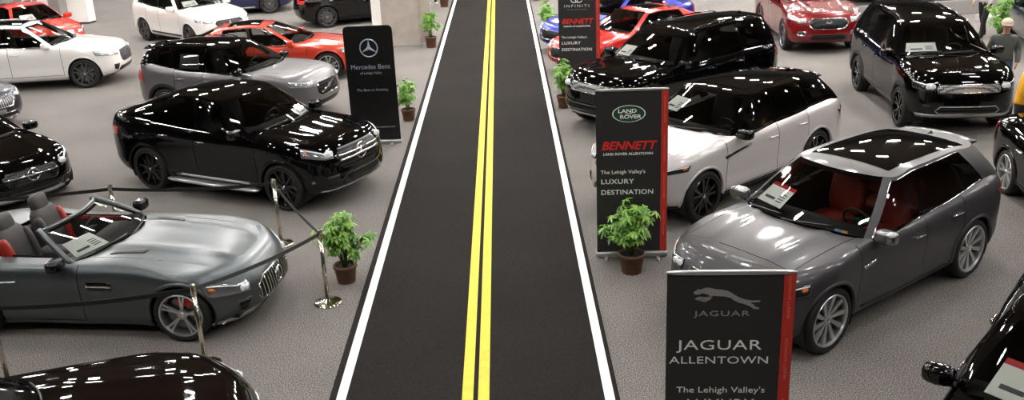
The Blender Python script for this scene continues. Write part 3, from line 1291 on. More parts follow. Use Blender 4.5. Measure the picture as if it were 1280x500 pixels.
# ---- black fastback off-roader with the star grille (left, behind the roadster)
def build_gle():
    r = car('gle', 'coupe_suv', 'black sloping-roofed SUV with star grille and bright side step', (-4.47, 15.77), -27.8)
    S = rescale(SUV, wb=2.915, xf=2.36, xr=-2.54, W=.985, H=1.72, R=.39, zb=.24,
                top=[(2.36, .90), (2.1, 1.03), (1.5, 1.115), (1.0, 1.16), (0, 1.16), (-1.2, 1.22), (-1.9, 1.27), (-2.3, 1.25), (-2.54, 1.16)],
                roof=[(.5, 1.56), (.15, 1.655), (-.35, 1.715), (-.9, 1.69), (-1.5, 1.56), (-1.95, 1.41)],
                wsb=1.05, wsa=.70, wst=.22, wta=.04, sb=[.68, -.32, -1.22, -1.62, -2.0], st=[.02, -.42, -1.05, -1.32, -1.68], rgb=-2.42, rgt=-1.86, apaint=True, flare=.012, ybr=.85)
    c = car_body(S, r, P_BLACK, seat_m=M_CAB)
    wheels(r, S, 'star5', M_BALLOY)
    g = [(.44, .98), (.55, .86), (.52, .72), (.46, .66)]
    o = intake(c, g, GR_HOR, name='grille')
    for z in (.865, .80):
        addg('grille_bar', tube([c.fpt(y, z, .018) for y in np.linspace(-.50, .50, 17)], .020, 8), M_CHR, o)
    star_badge(c, 0, .835, .125)
    headlamp(c, .93, .98, .58, 1.82, hi=.16, ho=.14, amber=True, mh=M_LAMPG)
    intake(c, [(.40, .58), (.50, .50), (.46, .40)], GR_MESH)
    corner_intakes(c, .56, .84, .42, .60)
    patch(c, 'front_splitter', front_rows([(.80, .36), (.78, .325)]), M_CHR, .012, 2, 20, mode='front')
    taillamp(c, 1.02, .13, .45, -2.05)
    sunroof(c, .0, -.85, .44)
    side_strip(c, .75, -.75, .38, .035, M_SILV)
    running_board(c, M_SILV)
    finish(c, P_BLACK, M_CHR)
    price_sheet(c, 3, 7, .08, .30, 1, 1, 'white price sheet behind the windscreen of the black SUV with the star grille')


# ---- dark grey sporty SUV, right foreground
def build_fpace():
    r = car('fpace', 'sport_suv', 'dark grey SUV with black glass roof and silver wheels behind the nearest banner', (3.93, 10.65), 216.5)
    S = rescale(SUV, H=1.66, flare=.014, R=.385, lip=.025, dlo=M_CHR,
                top=[(2.27, .82), (2.0, .96), (1.45, 1.05), (.95, 1.09), (0, 1.075), (-1.2, 1.16), (-1.9, 1.22), (-2.45, 1.12)],
                sb=[.64, -.33, -1.25, -1.72, -2.08], st=[-.03, -.42, -1.12, -1.42, -1.86], ridge=(.46, .022))
    c = car_body(S, r, P_GREY, roof_m=P_GREY, seat_m=M_CABR, clad=None)
    wheels(r, S, 'turbine', M_SILV)
    g = [(.36, .82), (.44, .72), (.42, .58), (.34, .50)]
    intake(c, g, GR_MESH, name='grille', rim=M_CHR)
    hood_badge(c, 0, .68, .11, .11, M_RED)
    headlamp(c, .79, .85, .50, 1.74, hi=.12, ho=.12, amber=True)
    intake(c, [(.5, .42), (.62, .36), (.58, .30)], GR_MESH)
    corner_intakes(c, .58, .84, .42, .56)
    taillamp(c, 1.0, .09, .4, -1.95)
    sunroof(c, -.12, -1.75, .52)
    for sg in (1, -1):
        patch(c, 'wing_vent', [[(.90, sg, .86), (.66, sg, .90)], [(.88, sg, .82), (.68, sg, .855)]], M_CHR, .012, 2, 8, mode='side')
    side_strip(c, .85, -.9, .36, .04, M_CLAD)
    rear_spoiler(c, P_GREY)
    finish(c, P_GREY, M_CHR, mirror_m=M_MIRROR)
    price_sheet(c, 2.6, 8, .16, .52, -1, -1, 'white price sheet with red header behind the windscreen of the dark grey SUV', MATS['caliper_red'])
    price_sheet(c, 7.3, 6.0, .045, .085, 1, 1, 'small orange and blue permit sticker low on the dark grey SUV windscreen', name='permit_sticker',
                halves=(mat('sticker_orange', (206, 150, 90), .6), mat('sticker_blue', (90, 150, 190), .6)))


def rear_spoiler(c, m):
    S = c.S
    P = []
    for y in np.linspace(-1, 1, 15):
        x = S['rgt'] + .02 - .05 * (1 - abs(y) ** 3)
        P.append((x, y * (S['yt'] - .15), c.roofz(S['rgt'] + .02, y * (S['yt'] - .15)) - .012))
    addg('roof_spoiler', tube(P, .05, 10, flat=(.09, .02)), m, c.root)


# ---- silver-white SUV with black roof (right, second)
def build_velar():
    r = car('velar', 'two_tone_suv', 'silver-white SUV with black roof and black wheels behind the middle banner', (3.31, 14.65), 219.8)
    S = rescale(SUV, wb=2.874, xf=2.28, xr=-2.50, W=.97, H=1.665, R=.39, apaint=False, nose=1.1,
                top=[(2.28, .90), (2.05, 1.01), (1.45, 1.09), (.95, 1.12), (0, 1.115), (-1.2, 1.17), (-1.9, 1.20), (-2.5, 1.10)],
                roof=[(.4, 1.55), (0, 1.64), (-.55, 1.665), (-1.2, 1.64), (-2.1, 1.53)])
    c = car_body(S, r, P_PEARL, roof_m=M_GBLK, pillar_m=M_GBLK, seat_m=M_CAB, mlower=M_CLAD)
    wheels(r, S, 'double5', M_BALLOY)
    intake(c, [(.52, .86), (.55, .78), (.50, .72)], GR_MESH, name='grille')
    headlamp(c, .86, .90, .56, 1.74, hi=.075, ho=.08, amber=True)
    intake(c, [(.50, .50), (.62, .40), (.55, .33)], GR_HOR)
    corner_intakes(c, .64, .86, .45, .62)
    taillamp(c, .98, .09, .4, -1.98, mat('tail_smoked', (60, 8, 8), .1, coat=1))
    sunroof(c, -.08, -1.7, .46)
    for sg in (1, -1):
        patch(c, 'wing_vent', [[(1.0, sg, .90), (.35, sg, .97)], [(.98, sg, .86), (.40, sg, .945)]], M_GBLK, .010, 2, 12, mode='side')
    rear_spoiler(c, M_GBLK)
    finish(c, P_PEARL, P_PEARL, mirror_m=M_GBLK)
    price_sheet(c, 3, 8, .38, .72, -1, -1, 'white price sheet behind the windscreen of the silver-white black-roofed SUV')


# ---- big black off-roader behind it
def build_rover():
    r = car('rover', 'luxury_suv', 'large glossy black SUV with silver mesh grille between red car and silver-white SUV', (3.35, 19.23), 218)
    S = rescale(SUV, wb=2.922, xf=2.32, xr=-2.66, W=.99, H=1.83, R=.385, nose=.8, quarter=True, zb=.27,
                top=[(2.32, 1.02), (2.15, 1.13), (1.5, 1.20), (1.0, 1.22), (0, 1.22), (-1.2, 1.23), (-2.0, 1.24), (-2.66, 1.18)],
                roof=[(.4, 1.70), (.05, 1.79), (-.5, 1.83), (-1.4, 1.83), (-2.4, 1.78)],
                wsb=1.05, wsa=.76, wst=.35, wta=.22, sb=[.74, -.28, -1.25, -1.9, -2.34], st=[.18, -.32, -1.2, -1.85, -2.22], rgb=-2.55, rgt=-2.38, ridge=(.55, .012))
    c = car_body(S, r, P_BLACK, seat_m=M_CABG)
    wheels(r, S, 'double7', M_GREYALLOY)
    intake(c, [(.50, 1.0), (.54, .90), (.50, .83)], GR_SIL, name='grille', rim=M_CHR)
    headlamp(c, .93, .95, .58, 1.98, hi=.15, ho=.15)
    intake(c, [(.62, .60), (.66, .50), (.60, .44)], GR_HOR)
    patch(c, 'front_skid_plate', front_rows([(.80, .41), (.78, .36)]), M_SILV, .012, 2, 20, mode='front')
    taillamp(c, 1.05, .20, .62, -2.35)
    sunroof(c, .05, -1.5, .46)
    roof_rails(c, M_GBLK)
    finish(c, P_BLACK, P_BLACK)
    price_sheet(c, 3, 8, .12, .48, -1, -1, 'white price sheet behind the windscreen of the large black SUV beside the red car')


# ---- black off-roader with silver grille facing the camera, upper right
def build_disco():
    r = car('disco', 'family_suv', 'tall black SUV with bright silver grille in front of a man in grey', (8.50, 18.85), -95)
    S = rescale(SUV, wb=2.923, xf=2.33, xr=-2.62, W=.99, H=1.85, R=.385, zb=.28, nose=1.,
                top=[(2.33, .98), (2.12, 1.10), (1.5, 1.19), (1.0, 1.23), (0, 1.22), (-1.2, 1.26), (-2.0, 1.28), (-2.62, 1.20)],
                roof=[(.4, 1.71), (.05, 1.80), (-.5, 1.85), (-1.4, 1.87), (-2.4, 1.82)],
                wsb=1.07, wsa=.76, wst=.30, wta=.16, sb=[.74, -.28, -1.25, -1.9, -2.30], st=[.12, -.32, -1.2, -1.85, -2.20], rgb=-2.5, rgt=-2.38)
    c = car_body(S, r, P_BLACK, seat_m=M_CABG, clad=M_CLAD)
    wheels(r, S, 'double5', M_BALLOY)
    intake(c, [(.52, .97), (.56, .90), (.53, .83)], GR_SIL, name='grille', rim=M_CHR)
    headlamp(c, .93, .95, .58, 1.90, hi=.15, ho=.14)
    intake(c, [(.48, .58), (.56, .50), (.50, .44)], GR_HOR, rim=M_SILV)
    patch(c, 'front_skid_plate', front_rows([(.84, .42), (.80, .35)]), M_SILV, .014, 3, 20, mode='front')
    corner_intakes(c, .64, .86, .46, .60)
    taillamp(c, 1.05, .2, .62, -2.3)
    sunroof(c, .05, -1.3, .46)
    roof_rails(c, M_GBLK)
    # bonnet lettering
    word = 'DISCOVERY'
    for k, ch in enumerate(word):
        o = lettering('bonnet_letter', ch, .058, M_CHR, r, (0, 0, 0), xs=1.3, bold=.001, thick=.005)
        y = -.33 + .66 * k / (len(word) - 1)
        p = c.tpt(S['xf'] - .30, y, .010)
        o.location = p
        o.rotation_euler = (R(-35), 0, R(90))
    finish(c, P_BLACK, P_BLACK)
    price_sheet(c, 2, 8, .14, .42, -1, -1, 'white price sheet behind the windscreen of the tall black SUV with silver grille')


# ---- wine red SUV
def build_qx():
    r = car('qx', 'wine_red_suv', 'wine red SUV with wide chrome-rimmed grille at the top of the right stand', (8.4, 26.5), -93)
    S = rescale(SUV, wb=2.9, xf=2.36, xr=-2.70, W=.98, H=1.74, R=.38, ridge=(.5, .03))
    c = car_body(S, r, P_WINE, seat_m=M_CABT)
    wheels(r, S, 'double5', M_GREYALLOY)
    intake(c, [(.40, .92), (.50, .82), (.46, .72), (.36, .66)], GR_MESH, name='grille', rim=M_CHR)
    hood_badge(c, 0, .83, .16, .09, M_CHR)
    headlamp(c, .88, .94, .56, 1.75, hi=.11, ho=.12, mh=M_LAMP)
    intake(c, [(.40, .52), (.46, .44), (.42, .38)], GR_HOR)
    corner_intakes(c, .56, .82, .50, .60, rim=M_CHR)
    taillamp(c, 1.0, .15, .5, -2.2)
    roof_rails(c, M_SILV)
    finish(c, P_WINE, M_CHR)


# ---- white SUV, upper left
def build_xc60():
    r = car('xc60', 'white_suv', 'white SUV seen from its side with dark roof glass, beside the corner red car', (-12.31, 24.88), 4.9)
    S = rescale(SUV, wb=2.865, xf=2.30, xr=-2.39, W=.95, H=1.66, R=.375, dlo=M_CHR, ridge=(.55, .014))
    c = car_body(S, r, P_WHITE, seat_m=M_CAB)
    wheels(r, S, 'double5', M_GREYALLOY)
    o = intake(c, [(.34, .84), (.42, .74), (.40, .60), (.32, .56)], GR_VER, name='grille', rim=M_GBLK)
    addg('grille_bar', tube([c.fpt(-.30, .62, .02), c.fpt(0, .70, .02), c.fpt(.30, .80, .02)], .012, 6), M_CHR, o)
    hood_badge(c, 0, .70, .11, .11, M_GREYALLOY)
    headlamp(c, .82, .87, .50, 1.72, hi=.13, ho=.12, mh=M_LAMP)
    intake(c, [(.50, .46), (.56, .40), (.50, .34)], GR_HOR)
    corner_intakes(c, .56, .84, .38, .54)
    taillamp(c, 1.05, .3, .6, -2.1)
    sunroof(c, -.05, -1.6, .44)
    roof_rails(c, M_SILV)
    finish(c, P_WHITE, P_WHITE)


# ---- silver-grey SUV with black roof (left)
def build_xc40():
    r = car('xc40', 'compact_suv', 'grey compact SUV with black roof and tall red tail lamp behind the black sloping-roofed SUV', (-5.91, 20.79), -17.7)
    S = rescale(SUV, wb=2.70, xf=2.18, xr=-2.22, W=.93, H=1.65, R=.365, apaint=False, dlo=None, ridge=(.5, .012),
                top=[(2.18, .90), (1.95, 1.00), (1.4, 1.06), (.9, 1.09), (0, 1.09), (-1.0, 1.13), (-1.5, 1.22), (-1.8, 1.26), (-2.22, 1.12)],
                sb=[.60, -.33, -1.18, -1.50, -1.95], st=[-.03, -.40, -1.18, -1.50, -1.86], wsb=.97, wsa=.63, wst=.15, wta=-.02, rgb=-2.14, rgt=-1.98)
    c = car_body(S, r, P_XC, roof_m=M_GBLK, pillar_m=M_GBLK, seat_m=M_CAB, clad=M_CLAD)
    wheels(r, S, 'double5', M_GREYALLOY)
    o = intake(c, [(.34, .84), (.44, .76), (.44, .62), (.36, .56)], GR_HOR, name='grille', rim=M_CHR)
    addg('grille_bar', tube([c.fpt(-.32, .62, .02), c.fpt(0, .71, .02), c.fpt(.32, .80, .02)], .014, 6), M_CHR, o)
    hood_badge(c, 0, .71, .11, .11, M_GREYALLOY)
    headlamp(c, .85, .88, .52, 1.66, hi=.13, ho=.12, mh=M_LAMP)
    intake(c, [(.46, .46), (.52, .40), (.48, .34)], GR_HOR)
    corner_intakes(c, .56, .80, .40, .52)
    for sg in (1, -1):
        patch(c, 'tail_light', [[(S['xr'] + .30, sg * .80, 1.22), (S['xr'] + .22, sg * .84, 1.22)], [(S['xr'] + .10, sg * .80, 1.0), (S['xr'] + .32, sg * .92, .98)],
                                [(S['xr'] + .06, sg * .72, .86), (S['xr'] + .34, sg * .93, .86)]], M_TAIL, .010, 5, 8)
    roof_rails(c, M_GBLK)
    rear_spoiler(c, M_GBLK)
    finish(c, P_XC, P_XC, mirror_m=M_GBLK)
    price_sheet(c, c.cum[5] + 1, c.cum[6] - 2, .12, .72, -1, -1, 'pale price sheet in the rear side window of the grey compact SUV', off=-.02)


# ---- orange-red saloon
def build_s60():
    r = car('s60', 'orange_red_sedan', 'orange-red sedan with dark glass roof, behind the grey compact SUV and black sign', (-6.02, 24.57), 3)
    S = rescale(SEDAN, wb=2.94, xf=2.36, xr=-2.60, W=.93, H=1.445, R=.355, quarter=False, dlo=M_CHR)
    c = car_body(S, r, P_ORED, seat_m=M_CABT, glass_rear=G_SIDE)
    wheels(r, S, 'double5', M_SILV)
    o = intake(c, [(.38, .70), (.42, .62), (.36, .48)], GR_VER, name='grille', rim=M_CHR)
    headlamp(c, .70, .74, .52, 1.80, hi=.12, ho=.10, mh=M_LAMP)
    intake(c, [(.5, .36), (.56, .30), (.50, .26)], GR_HOR)
    taillamp(c, .86, .14, .45, -2.2)
    sunroof(c, -.2, -1.0, .42)
    finish(c, P_ORED, M_CHR)
    price_sheet(c, c.cum[5] + 1, c.cum[6] - 1, .15, .8, -1, -1, 'pale price sheet in the rear side window of the orange-red sedan', off=-.02)


# ---- white SUV at the top
def build_rdx():
    r = car('rdx', 'white_crossover', 'white SUV facing right near the top left, between the blue car and the orange-red sedan', (-10.02, 30.65), -42.5)
    S = rescale(SUV, wb=2.75, xf=2.28, xr=-2.42, W=.95, H=1.67, R=.365, ridge=(.5, .02))
    c = car_body(S, r, P_WHITE, seat_m=M_CABG, glass_rear=G_SIDE)
    wheels(r, S, 'double5', M_GREYALLOY)
    o = intake(c, [(.40, .84), (.48, .76), (.38, .58)], GR_MESH, name='grille', rim=M_CHR)
    hood_badge(c, 0, .73, .14, .13, M_CHR)
    headlamp(c, .84, .88, .54, 1.74, hi=.11, ho=.11, mh=M_LAMP)
    intake(c, [(.40, .48), (.48, .40), (.44, .34)], GR_HOR)
    corner_intakes(c, .58, .82, .44, .58)
    taillamp(c, 1.02, .14, .4, -2.0)
    side_strip(c, .9, -.9, .36, .05, M_CLAD)
    finish(c, P_WHITE, P_WHITE)
    price_sheet(c, 2, 7, .12, .42, -1, -1, 'white price sheet behind the windscreen of the white SUV at the top')


GT = dict(SEDAN)
GT.update(wb=2.63, xf=2.14, xr=-2.28, W=.975, H=1.26, R=.345, zb=.14,
          top=[(2.14, .60), (1.95, .71), (1.5, .83), (1.0, .885), (.45, .93), (0, .925), (-.8, .93), (-1.5, .98), (-2.28, .90)], crown=.055, ridge=(.40, .028),
          wsb=.36, wsa=-.05, wst=-.36, wta=-.53, sb=[-.09, -.8, -1.1, -1.3, -1.5], st=[-.55, -.9, -1.0, -1.1, -1.2], rgb=-1.75, rgt=-1.3,
          roof=[(-.2, 1.25), (-.6, 1.27), (-1.5, 1.22)], yb=.84, yt=.60, rcrown=.04, quarter=False,
          doors=(.10, -.98), hood=(1.90, .66), flare=.035, nose=1.5, sill=.10)


# ---- open silver-grey roadster, left foreground
def build_amg():
    r = car('amg', 'roadster', 'satin grey open-topped roadster with long bonnet and red cabin trim behind the rope barrier', (-5.07, 11.08), -8)
    S = dict(GT)
    S.update(opening=[(.10, 0), (.07, .60), (-.20, .72), (-1.08, .72), (-1.24, .60), (-1.28, 0)], cab_rear=-1.26)
    c = car_body(S, r, P_SATIN, doors=2, open_top=True, seat_m=M_CAB)
    C_ = c.cum
    addg('windscreen', c.gpatch(0, C_[2], .035, .93, 'both'), G_FRONT, r)
    hd = tube([c.gp(j, .97, sg) for j, sg in [(j, -1) for j in range(C_[3], 0, -1)] + [(j, 1) for j in range(0, C_[3] + 1)]], .024, 8)
    addg('windscreen_frame', hd, P_SATIN, r)
    for sg in (1, -1):
        addg('pillar', tube([c.gp(C_[2] + 1, v, sg) for v in np.linspace(-.05, 1.0, 12)], .036, 10), P_SATIN, r)
    addg('cowl_trim', join(c.gpatch(0, C_[2], 0, .035, 'both', .001), c.gpatch(0, C_[2], .88, .93, 'both', .001)), M_GBLK, r)
    wheels(r, S, 'pair5', M_SILV, M_RED, tuck=-.02)
    g = [(.30, .58), (.44, .50), (.47, .38), (.42, .32)]
    o = intake(c, g, M_DARK, name='grille', rim=M_CHR)
    bars(c, 'grille_bars', g, 15, M_CHR, o, .007, True)
    star_badge(c, 0, .46, .095)
    headlamp(c, .56, .64, .56, 1.60, hi=.13, ho=.17, amber=True, mh=M_LAMPG)
    intake(c, [(.60, .24), (.64, .18), (.62, .16)], M_DARK)
    corner_intakes(c, .58, .86, .24, .42, m=GR_HOR, rim=P_SATIN)
    patch(c, 'front_splitter', front_rows([(.86, .185), (.84, .14)]), M_SILV, .012, 2, 24, mode='front')
    taillamp(c, .78, .08, .35, -1.9)
    for sg in (1, -1):
        patch(c, 'bonnet_vent', [[(.78, sg * .46, 1), (.38, sg * .54, 1)], [(.76, sg * .55, 1), (.36, sg * .62, 1)]], M_DARK, .006, 3, 10, mode='top')
        patch(c, 'wing_vent', [[(.50, sg, .74), (.20, sg, .745)], [(.50, sg, .64), (.20, sg, .64)]], M_GBLK, .006, 3, 8, mode='side')
        patch(c, 'wing_vent_bar', [[(.50, sg, .695), (.20, sg, .70)], [(.50, sg, .68), (.20, sg, .685)]], M_CHR, .016, 1, 8, mode='side')
        dp = add('door_lining', [(.0, sg * .705, .60), (-1.02, sg * .70, .60), (-1.02, sg * .715, .93), (.0, sg * .715, .92), (.0, sg * .69, .60), (-1.02, sg * .68, .60), (-1.02, sg * .69, .93), (.0, sg * .69, .92)],
                 [(0, 1, 2, 3), (4, 7, 6, 5), (0, 4, 5, 1), (3, 2, 6, 7), (0, 3, 7, 4), (1, 5, 6, 2)], M_CABR, r, False)
        seat = xf(rbox(0, 0, .42, .18, .50, .90, 4, 8), Matrix.Translation((-.90, sg * .36, .36)) @ Matrix.Rotation(R(-14), 4, 'Y'))
        so = addg('sport_seat', seat, mat('cabin_charcoal', (52, 50, 50), .6), r)
        addg('headrest', xf(rbox(0, 0, .90, .13, .30, .26, 3.5, 6), Matrix.Translation((-.90, sg * .36, .36)) @ Matrix.Rotation(R(-14), 4, 'Y')), MATS['cabin_charcoal'], so)
        for s2 in (1, -1):
            addg('seat_bolster', xf(rbox(.05, s2 * .22, .45, .16, .10, .62, 3.5, 5), Matrix.Translation((-.90, sg * .36, .36)) @ Matrix.Rotation(R(-14), 4, 'Y')), M_CABR if s2 * sg > 0 else MATS['cabin_charcoal'], so)
    addg('centre_console', rbox(-.45, 0, .66, 1.1, .24, .26, 5, 6), M_CABG, r)
    addg('rear_deck_trim', rbox(-1.28, 0, .90, .22, 1.3, .14, 4, 6), M_CAB, r)
    add_mirrors(c, M_GBLK, .05, -.06, .95)
    add_handles(c, M_SILV, .74, .2)
    wipers(c)
    price_sheet(c, 4.5, 8.6, .10, .52, -1, -1, 'large white price sheet behind the windscreen of the open grey roadster')


def star_sedan(key, name, label, loc, deg, mp, S, **k):
    r = car(key, name, label, loc, deg)
    c = car_body(S, r, mp, seat_m=k.get('seat', M_CAB), glass_rear=G_SIDE)
    wheels(r, S, k.get('wheel', 'double5'), k.get('wm', M_GREYALLOY))
    return r, c


# ---- black saloon with the star, left edge
def build_cclass():
    S = rescale(SEDAN, wb=2.84, xf=2.24, xr=-2.45, W=.92, H=1.44, R=.335, nose=1.3)
    r, c = star_sedan('cclass', 'black_sedan', 'black sedan nose with star badge and silver splitter at the left edge, beyond the roadster', (-9.64, 16.18), -35.8, P_BLACK, S)
    intake(c, [(.40, .70), (.48, .62), (.46, .52), (.38, .46)], GR_SIL if False else GR_MESH, name='grille', rim=M_GBLK)
    addg('grille_bar', tube([c.fpt(y, .60, .02) for y in np.linspace(-.46, .46, 15)], .014, 8), M_CHR, r)
    star_badge(c, 0, .60, .10)
    headlamp(c, .66, .72, .54, 1.66, hi=.14, ho=.13, mh=M_LAMPG)
    intake(c, [(.40, .36), (.48, .30), (.46, .25)], GR_HOR)
    corner_intakes(c, .54, .82, .26, .42, rim=M_GBLK)
    patch(c, 'front_splitter', front_rows([(.86, .255), (.84, .205)]), M_CHR, .03, 2, 24, mode='front')
    side_strip(c, .9, -.9, .25, .045, M_CHR, off=.014)
    taillamp(c, .82, .12, .4, -2.1)
    finish(c, P_BLACK, M_CHR)


# ---- dark bonnet at the bottom left
def build_bottom():
    r = car('bottom', 'dark_coupe', 'glossy brownish-black car bonnet in the bottom left corner below the grey roadster', (-4.38, 6.85), 19)
    S = dict(GT)
    S.update(ridge=(.36, .012), roof=[(-.2, 1.24), (-.6, 1.28), (-1.1, 1.25), (-1.6, 1.12)], rgb=-2.0, rgt=-1.45, sb=[-.09, -.85, -1.3, -1.5, -1.75], st=[-.55, -.9, -1.15, -1.25, -1.38], dlo=None)
    c = car_body(S, r, P_BLACK2, doors=2, seat_m=M_CAB, glass_rear=G_SIDE)
    wheels(r, S, 'double5', M_GREYALLOY, tuck=-.02)
    intake(c, [(.36, .56), (.46, .48), (.46, .36), (.40, .32)], GR_MESH, name='grille', rim=M_CHR)
    headlamp(c, .60, .66, .56, 1.62, hi=.10, ho=.13)
    corner_intakes(c, .58, .86, .24, .42)
    taillamp(c, .78, .10, .4, -1.9)
    add_mirrors(c, P_BLACK2, .05, -.24)
    add_handles(c, M_CHR)
    wipers(c)


# ---- slate blue car at the left edge
def build_s90():
    r = car('s90', 'slate_blue_sedan', 'slate blue car nose at the left edge between white SUV and black sedan', (-13.1, 20.97), -25)
    S = rescale(SEDAN, wb=2.94, xf=2.40, xr=-2.55, W=.94, H=1.48, R=.35, nose=1.2)
    c = car_body(S, r, P_SLATE, seat_m=M_CABT)
    wheels(r, S, 'double5', M_GREYALLOY)
    o = intake(c, [(.42, .76), (.46, .66), (.38, .52)], GR_VER, name='grille', rim=M_CHR)
    addg('grille_bar', tube([c.fpt(-.30, .56, .02), c.fpt(0, .64, .02), c.fpt(.32, .73, .02)], .014, 6), M_CHR, o)
    hood_badge(c, 0, .64, .12, .12, M_CHR)
    headlamp(c, .72, .77, .55, 1.8, hi=.12, ho=.11, mh=M_LAMPD)
    intake(c, [(.5, .40), (.58, .32), (.52, .27)], GR_HOR, rim=M_CHR)
    patch(c, 'front_plate', [[c.fpt(-.16, .49), c.fpt(.16, .49)], [c.fpt(-.16, .39), c.fpt(.16, .39)]], mat('plate_grey', (90, 92, 96), .5), .02, 3, 6, mode='front', rim=M_DARK)
    patch(c, 'front_splitter', front_rows([(.82, .25), (.80, .22)]), M_CHR, .012, 2, 24, mode='front')
    finish(c, P_SLATE, M_CHR)


# ---- black SUV, bottom right corner
def build_bottomr():
    r = car('bottomr', 'corner_suv', 'glossy black SUV with roof rails cut by the bottom right corner of the picture', (4.52, 6.45), 230)
    S = rescale(SUV, wb=2.87, xf=2.3, xr=-2.45, W=.96, H=1.66, R=.375, dlo=M_GBLK)
    c = car_body(S, r, P_BLACK, seat_m=M_CAB)
    wheels(r, S, 'double5', M_GREYALLOY)
    intake(c, [(.36, .82), (.44, .72), (.42, .58), (.34, .50)], GR_MESH, name='grille', rim=M_CHR)
    headlamp(c, .80, .86, .50, 1.72)
    sunroof(c, -.12, -1.75, .50)
    roof_rails(c, M_GBLK)
    finish(c, P_BLACK, P_BLACK)
    price_sheet(c, 2, 7.5, .14, .55, -1, -1, 'white price sheet with red header behind the windscreen of the corner SUV', MATS['caliper_red'])


# ---- black car at the right edge, seen from behind
def build_edge():
    r = car('edge', 'right_edge_car', 'black car with red tail lamp and silver rear wheel cut by the right edge', (8.25, 12.1), -97)
    S = rescale(SEDAN, wb=2.86, W=.93, H=1.48, R=.345)
    c = car_body(S, r, P_BLACK, seat_m=M_CAB)
    wheels(r, S, 'double5', M_SILV)
    taillamp(c, .90, .13, .40, -2.02)
    finish(c, P_BLACK, M_CHR)


# ---- red car behind the big black SUV
def build_redq():
    r = car('redq', 'red_coupe', 'bright red car behind the large black SUV, half hidden by the farthest banner', (3.25, 24.3), 212)
    S = rescale(SEDAN, wb=2.85, W=.925, H=1.42, R=.345)
    c = car_body(S, r, P_RED, doors=2, seat_m=M_CABG, glass_rear=G_SIDE)
    wheels(r, S, 'double5', M_GREYALLOY)
    intake(c, [(.38, .66), (.48, .58), (.44, .46), (.36, .42)], GR_MESH, name='grille', rim=M_CHR)
    headlamp(c, .66, .72, .54, 1.74, hi=.10, ho=.12, mh=M_LAMP)
    corner_intakes(c, .56, .84, .26, .46, rim=M_CHR)
    intake(c, [(.46, .34), (.52, .28), (.48, .24)], GR_HOR)
    taillamp(c, .86, .13, .4, -2.1)
    sunroof(c, -.2, -.75, .40)
    finish(c, P_RED, P_RED)
    price_sheet(c, 3, 8, .14, .50, -1, -1, 'white price sheet behind the windscreen of the bright red car')


def build_blueq():
    r = car('blueq', 'blue_sedan', 'bright blue sedan behind the farthest banner and the red car', (3.15, 26.9), 212)
    S = rescale(SEDAN, wb=2.85, W=.92, H=1.45, R=.345)
    c = car_body(S, r, P_BLUE, seat_m=M_CAB, glass_rear=G_SIDE)
    wheels(r, S, 'double5', M_GREYALLOY)
    intake(c, [(.38, .66), (.48, .58), (.44, .46), (.36, .42)], GR_MESH, name='grille', rim=M_CHR)
    headlamp(c, .66, .72, .54, 1.74, hi=.10, ho=.12, mh=M_LAMP)
    corner_intakes(c, .56, .84, .26, .46, rim=M_CHR)
    intake(c, [(.46, .34), (.52, .28), (.48, .24)], GR_HOR)
    taillamp(c, .88, .13, .4, -2.1)
    finish(c, P_BLUE, P_BLUE)


def build_black5():
    r = car('black5', 'far_black_sedan', 'black sedan seen from its rear wheel at the top, beside the white post', (-4.89, 33.18), 20)
    S = rescale(SEDAN, wb=2.80, xf=2.08, xr=-2.32, W=.93, H=1.47, R=.35)
    c = car_body(S, r, P_BLACK, seat_m=M_CAB)
    wheels(r, S, 'double5', M_GREYALLOY)
    taillamp(c, .88, .13, .40, -2.05)
    finish(c, P_BLACK, P_BLACK)


def build_bluetop():
    r = car('bluetop', 'navy_car', 'navy blue car at the top edge behind the white SUV', (-10.25, 36.3), 10)
    S = rescale(SEDAN, wb=2.85, W=.93, H=1.46, R=.35)
    c = car_body(S, r, P_NAVY, seat_m=M_CAB)
    wheels(r, S, 'double5', M_GREYALLOY)
    side_strip(c, .9, -.9, .26, .05, M_SILV)
    headlamp(c, .68, .74, .54, 1.74)
    intake(c, [(.38, .66), (.48, .58), (.44, .46), (.36, .42)], GR_MESH, name='grille', rim=M_CHR)
    finish(c, P_NAVY, P_NAVY)


def build_redtl():
    r = car('redtl', 'bright_red_car', 'bright red car in the top left corner beside the white kiosk', (-14.9, 30.2), -42)
    S = rescale(SEDAN, wb=2.65, xf=2.15, xr=-2.2, W=.90, H=1.44, R=.33)
    c = car_body(S, r, P_TRED, seat_m=M_CAB)
    wheels(r, S, 'double5', M_GREYALLOY)
    headlamp(c, .68, .73, .52, 1.6, mh=M_LAMP)
    intake(c, [(.38, .64), (.46, .56), (.42, .46), (.36, .42)], GR_MESH, name='grille', rim=M_CHR)
    intake(c, [(.46, .34), (.52, .28), (.48, .24)], GR_HOR)
    finish(c, P_TRED, P_TRED)
    price_sheet(c, 2, 7, .12, .5, -1, -1, 'white price sheet behind the windscreen of the red car in the corner')


def build_plinthcar():
    r = car('plinthcar', 'raised_black_car', 'black car with alloy wheel parked on the grey display platform at the top right', (12.9, 30.4, .425), 5)
    S = rescale(SEDAN, wb=2.8, W=.92, H=1.45, R=.34)
    c = car_body(S, r, P_BLACK, seat_m=M_CAB)
    wheels(r, S, 'double5', M_GREYALLOY)
    finish(c, P_BLACK, P_BLACK)


def build_farright():
    r = car('farright', 'far_dark_blue_car', 'dark blue car with red tail lamp behind the man in the grey sweatshirt', (14.2, 24.4), 75)
    S = rescale(SEDAN, wb=2.8, W=.92, H=1.45, R=.34)
    c = car_body(S, r, P_SLATE, seat_m=M_CAB)
    wheels(r, S, 'double5', M_GREYALLOY)
    taillamp(c, .86, .16, .40, -2.05)
    finish(c, P_SLATE, P_SLATE)


